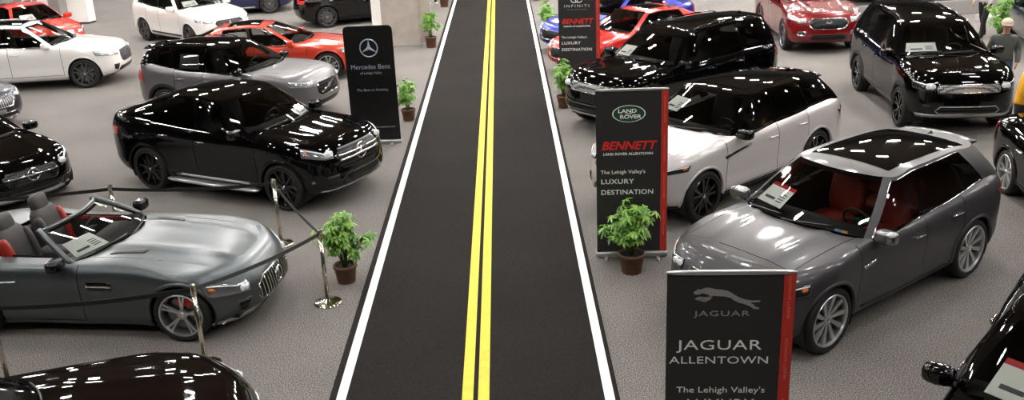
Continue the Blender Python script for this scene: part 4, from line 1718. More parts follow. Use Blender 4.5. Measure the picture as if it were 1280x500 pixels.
for fn in (build_gle, build_fpace, build_velar, build_rover, build_disco, build_qx, build_xc60, build_xc40, build_s60, build_rdx, build_amg, build_cclass, build_bottom,
           build_s90, build_bottomr, build_edge, build_redq, build_blueq, build_black5, build_bluetop, build_redtl, build_plinthcar, build_farright):
    fn()
# ------------------------------------------------------------------ the hall
def carpet_mat(name, c1, c2, c3):
    m = bpy.data.materials.new(name)
    m.use_nodes = True
    nt = m.node_tree
    b = nt.nodes['Principled BSDF']
    b.inputs['Roughness'].default_value = .95
    b.inputs['Specular IOR Level'].default_value = .1
    tc = nt.nodes.new('ShaderNodeTexCoord')
    n1 = nt.nodes.new('ShaderNodeTexNoise')
    n1.inputs['Scale'].default_value = 75
    n1.inputs['Detail'].default_value = 5
    n1.inputs['Roughness'].default_value = .75
    r = nt.nodes.new('ShaderNodeValToRGB')
    e = r.color_ramp.elements
    e[0].position, e[0].color = .36, (*lin(c1), 1)
    e[1].position, e[1].color = .66, (*lin(c3), 1)
    k = e.new(.5)
    k.color = (*lin(c2), 1)
    n2 = nt.nodes.new('ShaderNodeTexNoise')
    n2.inputs['Scale'].default_value = .8
    n2.inputs['Detail'].default_value = 4
    mp = nt.nodes.new('ShaderNodeMapRange')
    mp.inputs[1].default_value, mp.inputs[2].default_value, mp.inputs[3].default_value, mp.inputs[4].default_value = .3, .7, .90, 1.08
    mx = nt.nodes.new('ShaderNodeMix')
    mx.data_type = 'RGBA'
    mx.blend_type = 'MULTIPLY'
    mx.inputs[0].default_value = 1
    nt.links.new(tc.outputs['Object'], n1.inputs['Vector'])
    nt.links.new(tc.outputs['Object'], n2.inputs['Vector'])
    nt.links.new(n1.outputs['Fac'], r.inputs['Fac'])
    nt.links.new(n2.outputs['Fac'], mp.inputs[0])
    nt.links.new(r.outputs['Color'], mx.inputs[6])
    nt.links.new(mp.outputs[0], mx.inputs[7])
    nt.links.new(mx.outputs[2], b.inputs['Base Color'])
    MATS[name] = m
    return m


X0, X1, Y0, Y1, ZC = -42., 42., -14., 66., 11.
M_FLOOR = carpet_mat('grey_fleck_carpet', (44, 43, 42), (106, 102, 99), (186, 181, 176))
M_ROAD = carpet_mat('black_road_carpet', (26, 24, 24), (36, 33, 32), (48, 45, 43))
structure(addg('floor', box(0, (Y0 + Y1) / 2, -.05, X1 - X0, Y1 - Y0, .1), M_FLOOR, smooth=False))
M_WALL = mat('hall_wall', (84, 82, 80), .9)
M_CEIL = mat('hall_ceiling', (100, 89, 70), .9)
structure(addg('ceiling', box(0, (Y0 + Y1) / 2, ZC + .1, X1 - X0, Y1 - Y0, .2), M_CEIL, smooth=False))
structure(addg('wall_left', box(X0 - .1, (Y0 + Y1) / 2, ZC / 2, .2, Y1 - Y0, ZC), M_WALL, smooth=False))
structure(addg('wall_right', box(X1 + .1, (Y0 + Y1) / 2, ZC / 2, .2, Y1 - Y0, ZC), M_WALL, smooth=False))
structure(addg('wall_back', box(0, Y1 + .1, ZC / 2, X1 - X0, .2, ZC), M_WALL, smooth=False))
structure(addg('wall_front', box(0, Y0 - .1, ZC / 2, X1 - X0, .2, ZC), M_WALL, smooth=False))

# ---- ceiling lamps: rows of rectangular high-bay fittings
M_EM = mat('lamp_glow', (255, 255, 255), .5, emit=(255, 252, 247), estr=LAMP)
M_EM2 = mat('lamp_glow_strong', (255, 255, 255), .5, emit=(255, 250, 244), estr=LAMP * 2.0)
M_EM3 = mat('lamp_glow_medium', (255, 255, 255), .5, emit=(255, 251, 246), estr=LAMP * 1.45)
M_FIT = mat('lamp_fitting', (70, 70, 72), .5)
LY = [1.5, 8, 14, 19, 23.5, 28, 32.5, 37, 42, 48]
LX = [-24, -18, -12, -6, 0, 6, 12, 18, 24]
first = None
for iy, y in enumerate(LY):
    for ix, x in enumerate(LX):
        if y < 5 and abs(x) > 13:
            continue
        t = thing('ceiling_light', 'rectangular high-bay ceiling lamp hanging over the car stands', 'lamp', (x, y, ZC - 1.2), 0, 'high-bay lamps under the hall ceiling')
        if first is None:
            a_ = addg('lamp_fitting', join(box(0, 0, .06, 1.10, .36, .10), box(-.5, 0, .65, .02, .02, 1.1), box(.5, 0, .65, .02, .02, 1.1)), M_FIT, t, False)
            b_ = addg('lamp_lens', box(0, 0, -.005, .80, .27, .03), M_EM, t, False)
            first = (a_, b_)
            strong, medium = b_.data.copy(), b_.data.copy()
            strong.materials[0], medium.materials[0] = M_EM2, M_EM3
        else:
            inst(first[0], t)
            l_ = inst(first[1], t)
            if y > 23:                     # the far end of the hall has stronger fittings
                l_.data = strong if x > -3 else medium

# ------------------------------------------------------------------ the road of black carpet

XL, XR, YA, YB = -1.985, .995, 4.0, 62.0
SK = -.0


def quadstrip(x0, x1, ya, yb, z0, z1, xs=0.):
    V = [(x0, ya, z0), (x1, ya, z0), (x1 + xs, yb, z0), (x0 + xs, yb, z0), (x0, ya, z1), (x1, ya, z1), (x1 + xs, yb, z1), (x0 + xs, yb, z1)]
    return V, [(3, 2, 1, 0), (4, 5, 6, 7), (0, 1, 5, 4), (1, 2, 6, 5), (2, 3, 7, 6), (3, 0, 4, 7)]



rd = addg('road_carpet', quadstrip(XL, XR, YA, YB, 0, .008), M_ROAD, smooth=False)
tag(rd, 'long black carpet runner painted like a two-lane road down the middle of the hall', 'carpet')
M_WLINE = mat('white_line', (236, 236, 234), .7, noise=(9, (222, 222, 220)))
M_YLINE = mat('yellow_line', (228, 204, 58), .7, noise=(9, (220, 192, 48)))
for x in (-1.86, .895):
    addg('edge_line', quadstrip(x - .05, x + .05, YA, YB, .007, .011), M_WLINE, rd, False)
for x in (-.55, -.385):
    addg('centre_line', quadstrip(x - .057, x + .057, YA, YB, .007, .011), M_YLINE, rd, False, 'yellow line of the double centre line')

# ------------------------------------------------------------------ roll-up banners and signs
M_BANNER = mat('banner_black', (36, 34, 35), .55)
M_STRIP = mat('banner_red', (186, 44, 34), .55)
M_WHITE = mat('print_white', (232, 232, 230), .6)
M_PGREY = mat('print_grey', (150, 150, 152), .6)
M_PRED = mat('print_red', (214, 36, 30), .6)
M_ALU = mat('brushed_aluminium', (190, 190, 190), .35, .9)


def banner(label, p0, p1, h, strip=True, lean=0.):
    p0, p1 = Vector((*p0, 0)), Vector((*p1, 0))
    w = (p1 - p0).length
    mid = (p0 + p1) / 2
    t = thing('rollup_banner', label, 'banner', mid, math.atan2(p1.y - p0.y, p1.x - p0.x))
    addg('panel', box(0, 0, h / 2 + .04, w, .006, h - .08), M_BANNER, t, False)
    addg('base_cassette', rbox(0, .02, .045, w + .03, .13, .09, 6, 6), M_ALU, t)
    for s in (-1, 1):
        addg('foot', rbox(s * (w / 2 - .12), .02, .012, .05, .36, .022, 5, 4), M_ALU, t)
    addg('top_rail', rbox(0, 0, h - .005, w + .012, .035, .035, 5, 4), M_ALU, t)
    addg('support_pole', tube([(0, .03, .06), (0, .03, h - .02)], .012, 8), M_ALU, t)
    if strip:
        addg('side_strip', box(w / 2 - .045, -.0045, h / 2 + .04, .085, .003, h - .09), M_STRIP, t, False)
        word = 'BENNETT AUTOMOTIVE'
        for k in range(4):
            lettering('strip_lettering', word, .032, mat('strip_print', (226, 120, 100), .6), t, (w / 2 - .033, -.0075, .32 + k * .52), rotz=R(-90), thick=.001, align='LEFT')
    return t, w


def bennett(t, h, sub, cx, w, k):
    lettering('red_lettering', 'BENNETT', .158 * k, M_PRED, t, (cx, -.006, h - .80 * k), xs=1.02, bold=.004, shear=.28)
    lettering('small_lettering', sub, .047 * k, M_WHITE, t, (cx, -.006, h - .875 * k), xs=1.1, bold=.0012)
    lettering('lettering', "The Lehigh Valley's", .068 * k, M_WHITE, t, (cx - .36 * k, -.006, h - 1.13 * k), xs=1.12, align='LEFT', bold=.0005)
    lettering('lettering', 'LUXURY', .092 * k, M_WHITE, t, (cx - .36 * k, -.006, h - 1.27 * k), xs=1.18, align='LEFT', bold=.001, spacing=1.08)
    lettering('lettering', 'DESTINATION', .092 * k, M_WHITE, t, (cx - .36 * k, -.006, h - 1.42 * k), xs=1.12, align='LEFT', bold=.001, spacing=1.06)


# middle banner
H2 = 2.33
t, w = banner('tall black banner with green oval emblem and red edge strip behind the large potted plant', (1.12, 11.86), (2.05, 11.81), H2)
bennett(t, H2, 'LAND ROVER ALLENTOWN', -.05, w, 1.)
ov = [(.215 * math.cos(2 * math.pi * k / 40), .113 * math.sin(2 * math.pi * k / 40)) for k in range(40)]
oc = (-.04, H2 - .32)


def flat(poly, c, y0, y1):
    return move(prism(poly, y0, y1, 'Y'), c[0], 0, c[1])


sc_ = lambda s: [(a * s, b * s) for a, b in ov]
addg('oval_emblem_rim', flat(sc_(1.), oc, -.0035, -.006), M_WHITE, t, False)
addg('oval_emblem', flat(sc_(.93), oc, -.005, -.0075), mat('emblem_green', (18, 66, 48), .5), t, False)
lettering('emblem_lettering', 'LAND', .070, M_WHITE, t, (oc[0] - .02, -.009, oc[1] + .014), xs=1.3, bold=.002)
lettering('emblem_lettering', 'ROVER', .070, M_WHITE, t, (oc[0] + .02, -.009, oc[1] - .062), xs=1.25, bold=.002)
addg('emblem_dash', flat([(-.04, -.008), (.04, .0), (.04, .008), (-.04, .0)], (oc[0], oc[1] + .002), -.006, -.009), M_WHITE, t, False)

# farthest banner
t, w = banner('tall black banner with red and white lettering and red edge strip, farthest of the three', (1.22, 21.62), (2.15, 21.52), 2.33)
bennett(t, 2.33, 'INFINITI OF ALLENTOWN', -.05, w, 1.0)
lettering('lettering', 'INFINITI', .085, M_WHITE, t, (-.05, -.006, 1.90), xs=1.25, spacing=1.5)
lettering('small_lettering', 'OF ALLENTOWN', .036, M_PGREY, t, (-.05, -.006, 1.835), xs=1.2, spacing=1.4)
g = []
for s in (1, -1):
    g.append(tube([(-.05 + s * (.05 + .075 * math.cos(a)), -.005, 2.06 + .055 * math.sin(a)) for a in np.linspace(R(80) if s < 0 else R(100), R(80) + R(300) if s < 0 else R(100) - R(300), 20)], .011, 6))
addg('loop_emblem', join(*g), M_WHITE, t)

# nearest banner
HJ = 2.26
t, w = banner('nearest black banner with leaping silver cat emblem and red edge strip, before the grey SUV', (1.12, 6.40), (2.06, 6.32), HJ)
lettering('large_lettering', 'JAGUAR', .118, M_WHITE, t, (-.07, -.006, HJ - .645), xs=1.42, bold=.0, spacing=1.05)
lettering('large_lettering', 'ALLENTOWN', .088, M_WHITE, t, (-.07, -.006, HJ - .765), xs=1.34, bold=.0, spacing=1.05)
lettering('emblem_lettering', 'JAGUAR', .062, M_PGREY, t, (-.06, -.006, HJ - .36), xs=1.7, spacing=1.1)
lettering('lettering', "The Lehigh Valley's", .072, M_WHITE, t, (-.05, -.006, HJ - 1.02), xs=1.22)
lettering('lettering', 'LUXURY', .105, M_WHITE, t, (-.05, -.006, HJ - 1.15), xs=1.25, spacing=1.06)
lettering('lettering', 'DESTINATION', .105, M_WHITE, t, (-.05, -.006, HJ - 1.31), xs=1.1, spacing=1.02)
# leaping cat, head to the left
cat_up = [(-.225, .050), (-.218, .064), (-.200, .072), (-.192, .084), (-.180, .076), (-.160, .086), (-.130, .096), (-.095, .092), (-.060, .082), (-.015, .078), (.030, .066),
          (.065, .044), (.095, .022), (.130, .004), (.170, -.008), (.215, -.014), (.262, -.012), (.268, -.018), (.255, -.024)]
cat_lo = [(.215, -.026), (.190, -.028), (.215, -.044), (.236, -.066), (.262, -.074), (.256, -.084), (.220, -.080), (.190, -.058), (.150, -.040), (.110, -.028), (.075, -.010),
          (.050, .010), (.010, .022), (-.040, .026), (-.080, .030), (-.100, .018), (-.140, .014), (-.175, .020), (-.205, .012), (-.214, .000), (-.200, -.004), (-.165, .004), (-.130, -.002), (-.150, -.014),
          (-.146, -.022), (-.128, -.018), (-.095, .004), (-.115, .038), (-.140, .048), (-.165, .050), (-.185, .040), (-.210, .040)]
o = addg('leaping_cat_emblem', move(prism(cat_up + cat_lo, -.003, -.010, 'Y'), -.05, 0, HJ - .22), mat('emblem_silver', (168, 168, 170), .35, .7), t, False)

# black upright sign with the star, left of the road
HS = 2.30
p0, p1 = Vector((-3.05, 17.89, 0)), Vector((-2.13, 17.86, 0))
mid = (p0 + p1) / 2
t = thing('upright_sign', 'black round-cornered upright sign with silver star emblem, left of the road', 'sign', mid, math.atan2(p1.y - p0.y, p1.x - p0.x))
ws = .93
rr = .09
pl = [(-ws / 2, .06), (ws / 2, .06)]
pl += [(ws / 2 - rr + rr * math.cos(a), HS - rr + rr * math.sin(a)) for a in np.linspace(0, R(90), 7)]
pl += [(-ws / 2 + rr + rr * math.cos(a), HS - rr + rr * math.sin(a)) for a in np.linspace(R(90), R(180), 7)]
M_SIGN = mat('sign_black', (9, 9, 10), .35)
addg('panel', prism(pl, -.02, .02, 'Y'), M_SIGN, t, False)
addg('base_cassette', rbox(0, 0, .04, ws + .02, .16, .08, 7, 6), M_ALU, t)
for s in (-1, 1):
    addg('foot', rbox(s * .3, .0, .012, .06, .40, .022, 5, 4), M_ALU, t)
M_STAR = mat('emblem_blue_silver', (176, 184, 200), .3, .4)
g = [move(rot(torus(.165, .012, 48, 8, 'X'), R(90)), 0, -.025, 0)]
for k in range(3):
    a = R(90 + 120 * k)
    V = [(.165 * math.cos(a), -.022, .165 * math.sin(a)), (.035 * math.cos(a + 1.05), -.022, .035 * math.sin(a + 1.05)), (.035 * math.cos(a - 1.05), -.022, .035 * math.sin(a - 1.05)), (0, -.034, 0)]
    g.append((V, [(0, 1, 3), (0, 3, 2), (0, 2, 1)]))
addg('star_emblem', move(join(*g), 0, 0, HS - .42), M_STAR, t, False)
lettering('lettering', 'Mercedes Benz', .125, M_STAR, t, (0, -.022, HS - .82), xs=.98)
lettering('small_lettering', 'of Lehigh Valley', .062, M_STAR, t, (0, -.022, HS - .92), xs=1.05)
lettering('small_lettering', 'The Best or Nothing', .068, M_STAR, t, (0, -.022, HS - 1.25), xs=1.05)
lettering('small_lettering', 'mbofbenz.com' if False else 'mercedesbenz.com', .05, M_PGREY, t, (.18, -.022, HS - 1.98))

# ------------------------------------------------------------------ potted plants
M_LEAF = mat('leaf_green', (70, 124, 36), .5, noise=(7, (138, 184, 72)))
M_LEAF2 = mat('leaf_light_green', (72, 124, 32), .5, noise=(7, (120, 168, 60)))
M_STEM = mat('stem_green', (74, 92, 40), .6)
M_POT = mat('terracotta_pot', (104, 70, 48), .7, noise=(10, (88, 58, 40)))
M_SOIL = mat('potting_soil', (34, 24, 18), .95)


def leaflet(V, F, base, d, n, ln, wd, droop):
    d = Vector(d).normalized()
    s = d.cross(Vector(n)).normalized()
    up = s.cross(d)
    b = Vector(base)
    m1 = b + d * ln * .35 + up * ln * .04
    m2 = b + d * ln * .7 - up * ln * droop * .4
    e = b + d * ln - up * ln * droop
    k = len(V)
    for p in (b, m1 + s * wd * .5 + up * .004, m1 - s * wd * .5 + up * .004, m1, m2 + s * wd * .42, m2 - s * wd * .42, m2 - up * .003, e):
        V.append(tuple(p))
    F += [(k, k + 3, k + 1), (k, k + 2, k + 3), (k + 1, k + 3, k + 6, k + 4), (k + 3, k + 2, k + 5, k + 6), (k + 4, k + 6, k + 7), (k + 6, k + 5, k + 7)]


def plant(label, loc, rad=.38, h=.75, pot_r=.15, pot_h=.27, seed=1, m=None, density=1.):
    rnd = random.Random(seed)
    t = thing('potted_plant', label, 'plant', (*loc, 0), 0)
    addg('pot', lathe([(0, 0), (pot_r * .78, 0), (pot_r * .80, .01), (pot_r * .96, pot_h - .04), (pot_r * 1.06, pot_h - .04), (pot_r * 1.06, pot_h), (pot_r * .95, pot_h), (pot_r * .93, pot_h - .05)], 32), M_POT, t)
    addg('soil', lathe([(0, pot_h - .03), (pot_r * .94, pot_h - .035)], 24), M_SOIL, t)
    V, F, stems = [], [], []
    z0 = pot_h - .03
    nst = int(13 * density)
    for k in range(nst):
        a = 2 * math.pi * k / nst + rnd.uniform(-.3, .3)
        spread = rad * (rnd.uniform(.15, .95) if k % 3 else rnd.uniform(.0, .3))
        hh = h * (1.0 - .5 * (spread / rad) ** 1.6) * rnd.uniform(.82, 1.05)
        top = Vector((math.cos(a) * spread, math.sin(a) * spread, z0 + hh))
        P = []
        for q in np.linspace(0, 1, 7):
            P.append(Vector((math.cos(a) * (.03 + (spread - .03) * q ** 1.3), math.sin(a) * (.03 + (spread - .03) * q ** 1.3), z0 + hh * (q ** .85))))
        stems.append(tube(P, [.008 * (1 - .6 * i / 6) for i in range(7)], 5))
        nw = rnd.randint(6, 8)
        for wi in range(nw):
            q = .32 + .68 * (wi + .5) / nw
            i = min(int(q * 6), 5)
            p = P[i].lerp(P[i + 1], q * 6 - i)
            b = a + rnd.uniform(-2.2, 2.2)
            el = rnd.uniform(-.1, .6)
            L = rnd.uniform(.06, .13)
            c_ = p + Vector((math.cos(b) * math.cos(el), math.sin(b) * math.cos(el), math.sin(el))) * L
            stems.append(tube([p, c_], .003, 4))
            nl = rnd.randint(6, 8)
            nrm = Vector((math.cos(b) * .5, math.sin(b) * .5, 1)).normalized()
            t1 = nrm.orthogonal().normalized()
            t2 = nrm.cross(t1)
            for l in range(nl):
                an = 2 * math.pi * l / nl + rnd.uniform(-.15, .15)
                d = t1 * math.cos(an) + t2 * math.sin(an) + nrm * rnd.uniform(-.25, .15)
                leaflet(V, F, c_, d, nrm, rnd.uniform(.075, .12), rnd.uniform(.028, .042), rnd.uniform(.15, .5))
    addg('stems', join(*stems), M_STEM, t)
    addg('foliage', (V, F), m or M_LEAF, t)
    return t


plant('bushy potted plant on the floor in front of the middle banner', (1.52, 11.36), .40, .72, .165, .27, 3, density=1.5)
plant('bushy potted plant beside the chrome post near the roadster', (-2.24, 11.45), .42, .72, .15, .25, 5, density=1.5)
plant('potted plant at the foot of the far banner beside the black SUV', (1.20, 20.0), .36, .78, .15, .27, 7, M_LEAF2)
plant('potted plant at the road edge between far banner and blue sedan', (1.26, 28.4), .38, .80, .17, .3, 9, M_LEAF2)
plant('potted plant at the corner of the pale partition by the road', (-2.17, 27.55), .34, .72, .17, .32, 11, M_LEAF2)
plant('leafy plant half hidden behind the black star sign', (-2.12, 19.5), .30, .62, .15, .25, 13, M_LEAF2)
plant('potted plant in brown pot at the far left road edge, cut by the top', (-2.2, 35.4), .34, .6, .17, .3, 15, M_LEAF2)
plant('potted plant in brown pot at the far right road edge, cut by the top', (1.22, 36.0), .34, .6, .17, .3, 17, M_LEAF2)
plant('tall green plant standing behind the man in the grey sweatshirt', (12.6, 24.0), .45, 1.15, .2, .3, 19, M_LEAF2)

# ------------------------------------------------------------------ chrome posts and belts
M_POST = mat('polished_steel', (214, 206, 190), .14, 1.)
M_BELT = mat('grey_belt', (66, 66, 70), .7)
M_BELTK = mat('black_belt', (16, 16, 18), .7)


def post(label, x, y, h=1.0):
    t = thing('barrier_post', label, 'barrier', (x, y, 0), 0, None)
    addg('base', lathe([(0, 0), (.175, 0), (.18, .008), (.175, .018), (.14, .03), (.06, .042), (.04, .06), (0, .06)], 40), M_POST, t)
    addg('pole', lathe([(0, .03), (.026, .03), (.026, h - .12), (0, h - .12)], 24), M_POST, t)
    addg('belt_head', lathe([(0, h - .13), (.031, h - .13), (.033, h - .12), (.033, h - .015), (.028, h), (0, h)], 24), M_POST, t)
    return t


def belt(t, q, m, h=.94, sag=.05, wd=.05):
    p = Vector(t.location)
    d = Vector((q[0] - p.x, q[1] - p.y, 0))
    n = Vector((-d.y, d.x, 0)).normalized() * .0015
    V = []
    for k in range(17):
        s = k / 16
        c_ = d * s
        z = h - sag * 4 * s * (1 - s)
        for a, b in ((-1, -1), (1, -1), (1, 1), (-1, 1)):
            V.append(tuple(Vector((c_.x, c_.y, z + b * wd / 2)) + n * a))
    F = [(4 * k + i, 4 * k + (i + 1) % 4, 4 * k + 4 + (i + 1) % 4, 4 * k + 4 + i) for k in range(16) for i in range(4)]
    addg('belt', (V, F), m, t, False)


A_, B_, C_, D_, E_ = (-2.38, 10.82), (-3.40, 12.85), (-5.76, 12.92), (-3.50, 9.36), (-5.57, 9.10)
pA = post('chrome barrier post nearest the road, beside the potted plant', *A_)
belt(pA, B_, M_BELT)
belt(pA, D_, M_BELT)
pB = post('chrome barrier post by the front wheel of the black sloping-roofed SUV', *B_)
belt(pB, C_, M_BELTK)
pC = post('chrome barrier post behind the open cabin of the grey roadster', *C_)
F_ = (-9.6, 12.6)
belt(pC, F_, M_BELTK)
pD = post('chrome barrier post before the front wheel of the grey roadster', *D_)
belt(pD, E_, M_BELTK)
pE = post('chrome barrier post at the left edge below the roadster door', *E_)
pF = post('chrome barrier post between the black sedan nose and the roadster tail', *F_)

# ------------------------------------------------------------------ stand furniture
M_PANEL = mat('partition_fabric', (176, 166, 158), .9, noise=(3, (164, 155, 148)))
M_WPAINT = mat('white_laminate', (236, 234, 228), .5)
t = thing('partition_screen', 'pale grey fabric partition screen with white end post beside the far left road edge', 'partition', (-2.95, 28.05, 0), R(1))
addg('fabric_panel', join(box(-.12, 0, 1.25, 1.10, .06, 2.5), box(.60, .14, 1.25, .36, .05, 2.5)), M_PANEL, t, False)
addg('end_post', box(-.80, -.02, 1.3, .27, .10, 2.6), M_WPAINT, t, False)
addg('foot_rail', join(box(-.12, 0, .015, 1.1, .3, .03), box(.60, .14, .015, .36, .2, .03)), M_ALU, t, False)

t = thing('kiosk', 'white upright kiosk cabinet on the carpet beside the red car in the top left corner', 'kiosk', (-15.55, 35.4, 0), R(-8))
k_ = addg('cabinet', box(0, 0, 1.10, .78, .45, 2.1), M_WPAINT, t, False)
bevel_obj(k_, .02)
addg('plinth', box(0, 0, .03, .74, .41, .06), M_DARK, t, False)
addg('screen_recess', box(0, -.226, 1.75, .56, .012, .5), mat('recess_grey', (190, 190, 186), .4), t, False)

t = thing('display_board', 'grey display board with white sheets beside the white kiosk', 'board', (-16.9, 34.9, 0), R(-8))
addg('board_panel', box(0, 0, 1.3, 1.7, .06, 2.5), mat('board_grey', (128, 122, 120), .9), t, False)
for s in (-1, 1):
    addg('foot', box(s * .7, 0, .025, .06, .5, .05), M_ALU, t, False)
for k, x in enumerate((-.32, .28)):
    o = addg('poster', move(box(0, 0, 0, .40, .008, 1.0), 0, 0, 0), mat('poster_white', (206, 200, 206), .6), None, False)
    o.location = Vector((-16.9, 34.9, 0)) + Matrix.Rotation(R(-8), 3, 'Z') @ Vector((x, -.036, 1.05))
    o.rotation_euler = (0, 0, R(-8))
    tag(o, ('white sheet on the grey display board, farther from the kiosk', 'white sheet on the grey display board, nearer the kiosk')[k], 'poster', 'sheets on the display board')

t = thing('display_platform', 'low grey display platform carrying a black car at the top right', 'platform', (12.9, 30.4, 0), R(5))
o = addg('platform_box', box(0, 0, .21, 5.6, 2.6, .42), mat('platform_grey', (150, 146, 144), .7), t, False)
bevel_obj(o, .02)
addg('platform_top', box(0, 0, .422, 5.5, 2.5, .006), mat('platform_top', (46, 45, 46), .8), t, False)
t = thing('platform_step', 'low pale step beside the grey display platform, behind the tall black SUV', 'step', (14.6, 27.9, 0), R(20))
o = addg('step_body', box(0, 0, .09, 1.2, .7, .18), mat('step_grey', (176, 172, 170), .7), t, False)
bevel_obj(o, .015)
addg('step_edge', box(0, -.352, .165, 1.2, .012, .03), M_WLINE, t, False)


# ------------------------------------------------------------------ people
SKIN = mat('skin', (196, 146, 118), .55)


def person(label, loc, rotz, top, legs, top_m, leg_m, shoe_m, hair_m=None, cap_m=None, stride=0., arm_bend=.1, h=1.78, lean=0., wide=1.):
    """figure facing -Y; one skinned body with clothing shells over it"""
    t = thing('person', label, 'person', (*loc, 0), rotz)
    t.scale = (wide, wide, 1)
    k = h / 1.78
    V, Rr, E = [], [], []

    def v(p, r, par=None):
        V.append((p[0], p[1] - lean * max(p[2] - .95, 0), p[2]))
        Rr.append(r if isinstance(r, tuple) else (r, r))
        if par is not None:
            E.append((par, len(V) - 1))
        return len(V) - 1
    pel = v((0, 0, .96), (.155, .115))
    ab = v((0, 0, 1.12), (.150, .115), pel)
    ch = v((0, .0, 1.32), (.175, .125), ab)
    up = v((0, .01, 1.45), (.11, .085), ch)
    nk = v((0, .0, 1.53), .056, up)
    hb = v((0, -.015, 1.60), (.066, .078), nk)
    hm = v((0, -.018, 1.68), (.076, .096), hb)
    ht = v((0, -.01, 1.755), (.055, .07), hm)
    for s in (-1, 1):
        sh = v((s * .175, .01, 1.42), .072, ch)
        el = v((s * .245, .03, 1.16), .050, sh)
        wr = v((s * (.255 - arm_bend * .2), -.05 - arm_bend, .93 + arm_bend * .35), .031, el)
        pa = v((s * (.25 - arm_bend * .3), -.075 - arm_bend * 1.3, .855 + arm_bend * .4), (.022, .036), wr)
        P = V[pa]
        for q, (dx, dy, ln) in enumerate(((.0, -.030, .062), (.0, -.010, .075), (.0, .010, .070), (.0, .028, .055))):
            a1 = v((P[0] + s * .004, P[1] + dy + lean * 0, P[2] - .045), .0095, pa)
            a2 = v((P[0] - s * .006, P[1] + dy - .004, P[2] - .045 - ln * .5), .0085, a1)
            v((P[0] - s * .02, P[1] + dy - .008, P[2] - .045 - ln), .007, a2)
        th = v((P[0] - s * .012, P[1] - .045, P[2] + .0), .010, pa)
        v((P[0] - s * .018, P[1] - .062, P[2] - .045), .008, th)
        st = stride * s
        hp = v((s * .095, 0, .90), .095, pel)
        kn = v((s * .11, -.03 - st * .5, .50), .062, hp)
        an = v((s * .115, .03 - st, .09), .042, kn)
        v((s * .12, -.09 - st, .04), .036, an)
    me = bpy.data.meshes.new('body')
    me.from_pydata([(a * k, b * k, c_ * k) for a, b, c_ in V], E, [])
    o = bpy.data.objects.new('body', me)
    COL.objects.link(o)
    md = o.modifiers.new('skin', 'SKIN')
    for i, r in enumerate(Rr):
        me.skin_vertices[0].data[i].radius = (r[0] * k, r[1] * k)
        me.skin_vertices[0].data[i].use_root = (i == 0)
    md.use_smooth_shade = True
    sb_ = o.modifiers.new('sub', 'SUBSURF')
    sb_.levels = 2
    bpy.context.view_layer.update()
    ev = bpy.data.meshes.new_from_object(o.evaluated_get(bpy.context.evaluated_depsgraph_get()))
    bpy.data.objects.remove(o)
    co = [w_.co.copy() for w_ in ev.vertices]
    no = [w_.normal.copy() for w_ in ev.vertices]
    fa = [tuple(p.vertices) for p in ev.polygons]
    # nose, ears and brow belong to the same body mesh
    hz = 1.665 * k
    dy = -lean * .70
    extra = [move(rbox(0, 0, 0, .026, .04, .05, 2.2, 4), 0, (-.112 + dy) * k, hz), move(rbox(0, 0, 0, .02, .04, .06, 2.2, 4), -.082 * k, (-.01 + dy) * k, hz), move(rbox(0, 0, 0, .02, .04, .06, 2.2, 4), .082 * k, (-.01 + dy) * k, hz)]
    G = join((co, fa), *extra)
    addg('body', G, SKIN, t)

    def shell(name, pred, m, off):
        ids = [i for i, f in enumerate(fa) if pred(sum((co[q] for q in f), Vector()) / len(f))]
        ix, VV, FF = {}, [], []
        for i in ids:
            q = []
            for w_ in fa[i]:
                if w_ not in ix:
                    ix[w_] = len(VV)
                    VV.append(tuple(co[w_] + no[w_] * off))
                q.append(ix[w_])
            FF.append(tuple(q))
        ob = addg(name, (VV, FF), m, t)
        sm = ob.modifiers.new('thick', 'SOLIDIFY')
        sm.thickness = .006
        return ob
    wz = .83 + arm_bend * .38
    shell(top, lambda c_: (c_.z > .93 * k and c_.z < 1.515 * k and abs(c_.x) < .20 * k and c_.y > -.16 - lean) or (abs(c_.x) >= .17 * k and c_.z > (wz + .07) * k and c_.z < 1.515 * k), top_m, .016)
    shell(legs, lambda c_: c_.z < .985 * k and c_.z > .07 * k and abs(c_.x) < .20 * k and (c_.z < .70 * k or abs(c_.y) < .15), leg_m, .012)
    for s in (-1, 1):
        addg('shoe', rbox(s * .118 * k, -.05 - stride * s, .045, .10, .29, .09, 3.5, 5), shoe_m, t)
    for s in (-1, 1):
        addg('eye', move(rbox(0, 0, 0, .022, .012, .012, 2.2, 3), s * .032 * k, (-.100 + dy) * k, hz + .02), mat('eye_dark', (24, 20, 18), .3), t)
    addg('mouth', move(rbox(0, 0, 0, .045, .012, .010, 2.2, 3), 0, (-.098 + dy) * k, hz - .05), mat('lip', (150, 92, 80), .5), t)
    hc = lathe([(0, .122), (.04, .118), (.075, .095), (.096, .05), (.100, .0), (.090, -.03)], 24)
    hc = ([(x * .98, y * 1.14 if y < 0 else y * 1.12, z) for x, y, z in hc[0]], hc[1])
    if cap_m:
        cp = addg('cap', move(hc, 0, (-.012 + dy) * k, hz + .054), cap_m, t)
        br = [(.085 * math.cos(a), -.10 - .085 * abs(math.sin(a))) for a in np.linspace(R(180), R(360), 11)]
        addg('cap_brim', move(prism(br, .012, .022, 'Z'), 0, dy * k, hz + .042), cap_m, cp)
    if hair_m:
        hh = ([p if p[1] > -.03 else (p[0], p[1], max(p[2], .045)) for p in hc[0]], hc[1])
        addg('hair', move(hh, 0, (.0 + dy) * k, hz + .01), hair_m, t)
    return t


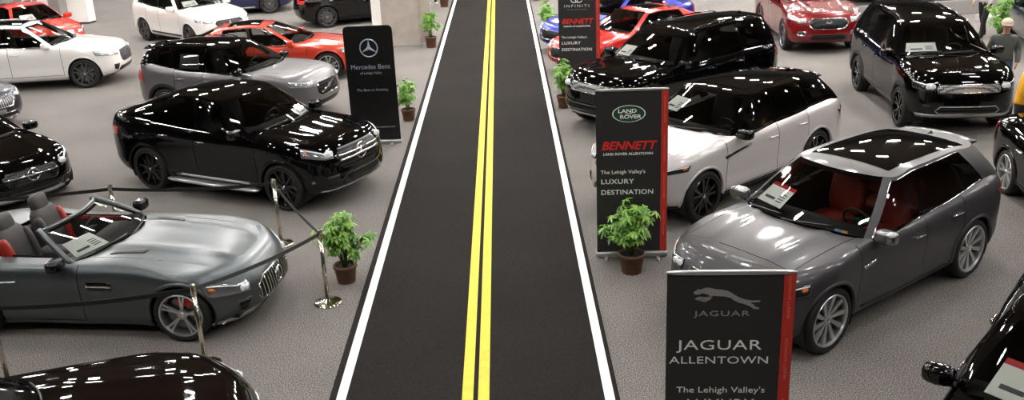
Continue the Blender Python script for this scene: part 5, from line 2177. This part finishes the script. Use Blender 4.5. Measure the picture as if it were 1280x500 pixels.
person('man in a dark grey sweatshirt, jeans and pale cap standing behind the tall black SUV', (10.08, 18.95), R(-22), 'sweatshirt', 'jeans',
       mat('sweat_grey', (74, 76, 72), .9, noise=(150, (84, 86, 82))), mat('denim', (72, 92, 120), .85), mat('shoe_dark', (40, 34, 30), .6), cap_m=mat('cap_beige', (198, 178, 160), .8), h=1.64, wide=1.15)
person('person in black trousers and pale grey top walking behind the man in the cap', (12.95, 25.6), R(-60), 'jumper', 'trousers',
       mat('top_pale', (176, 174, 172), .9), mat('trouser_black', (14, 14, 15), .85), MATS['shoe_dark'], hair_m=mat('hair_brown', (60, 42, 30), .7), stride=.24)
person('person in a yellow jacket at the right edge beside the tall black SUV', (8.68, 15.55), R(60), 'jacket', 'trousers',
       mat('jacket_yellow', (222, 158, 22), .8), MATS['trouser_black'], MATS['shoe_dark'], hair_m=MATS['hair_brown'], arm_bend=.16, lean=.15, h=1.70)
person('person in black trousers at the top edge between pale partition and road plant', (-2.7, 36.2), R(20), 'jumper', 'trousers',
       mat('top_slate', (58, 58, 66), .9), MATS['trouser_black'], mat('shoe_white', (200, 200, 198), .6), hair_m=MATS['hair_brown'], stride=.1)

# ------------------------------------------------------------------ camera, world
f, pitch, yaw, roll, Hc = 1185.6, .3503, -.0007, -.0444, 5.2226
cp_, sp_, cw, sw_ = math.cos(pitch), math.sin(pitch), math.cos(yaw), math.sin(yaw)
fwd = Vector((sw_ * cp_, cw * cp_, -sp_))
rt = Vector((cw, -sw_, 0))
upv = rt.cross(fwd)
r2 = rt * math.cos(roll) + upv * math.sin(roll)
u2 = -rt * math.sin(roll) + upv * math.cos(roll)
cd = bpy.data.cameras.new('camera')
cd.sensor_width = 36
cd.lens = 36 * f / 1280
cd.clip_end = 300
cam = bpy.data.objects.new('camera', cd)
COL.objects.link(cam)
M = Matrix(((r2.x, u2.x, -fwd.x, 0), (r2.y, u2.y, -fwd.y, 0), (r2.z, u2.z, -fwd.z, Hc), (0, 0, 0, 1)))
cam.matrix_world = M
SC.camera = cam
wd = bpy.data.worlds.new('hall_air')
SC.world = wd
wd.use_nodes = True
wd.node_tree.nodes['Background'].inputs[0].default_value = (.5, .5, .52, 1)
wd.node_tree.nodes['Background'].inputs[1].default_value = .2
vs = SC.view_settings
vs.view_transform = 'Standard'
vs.look = 'None'
vs.gamma = 1
vs.use_curve_mapping = False
vs.exposure = EXPO
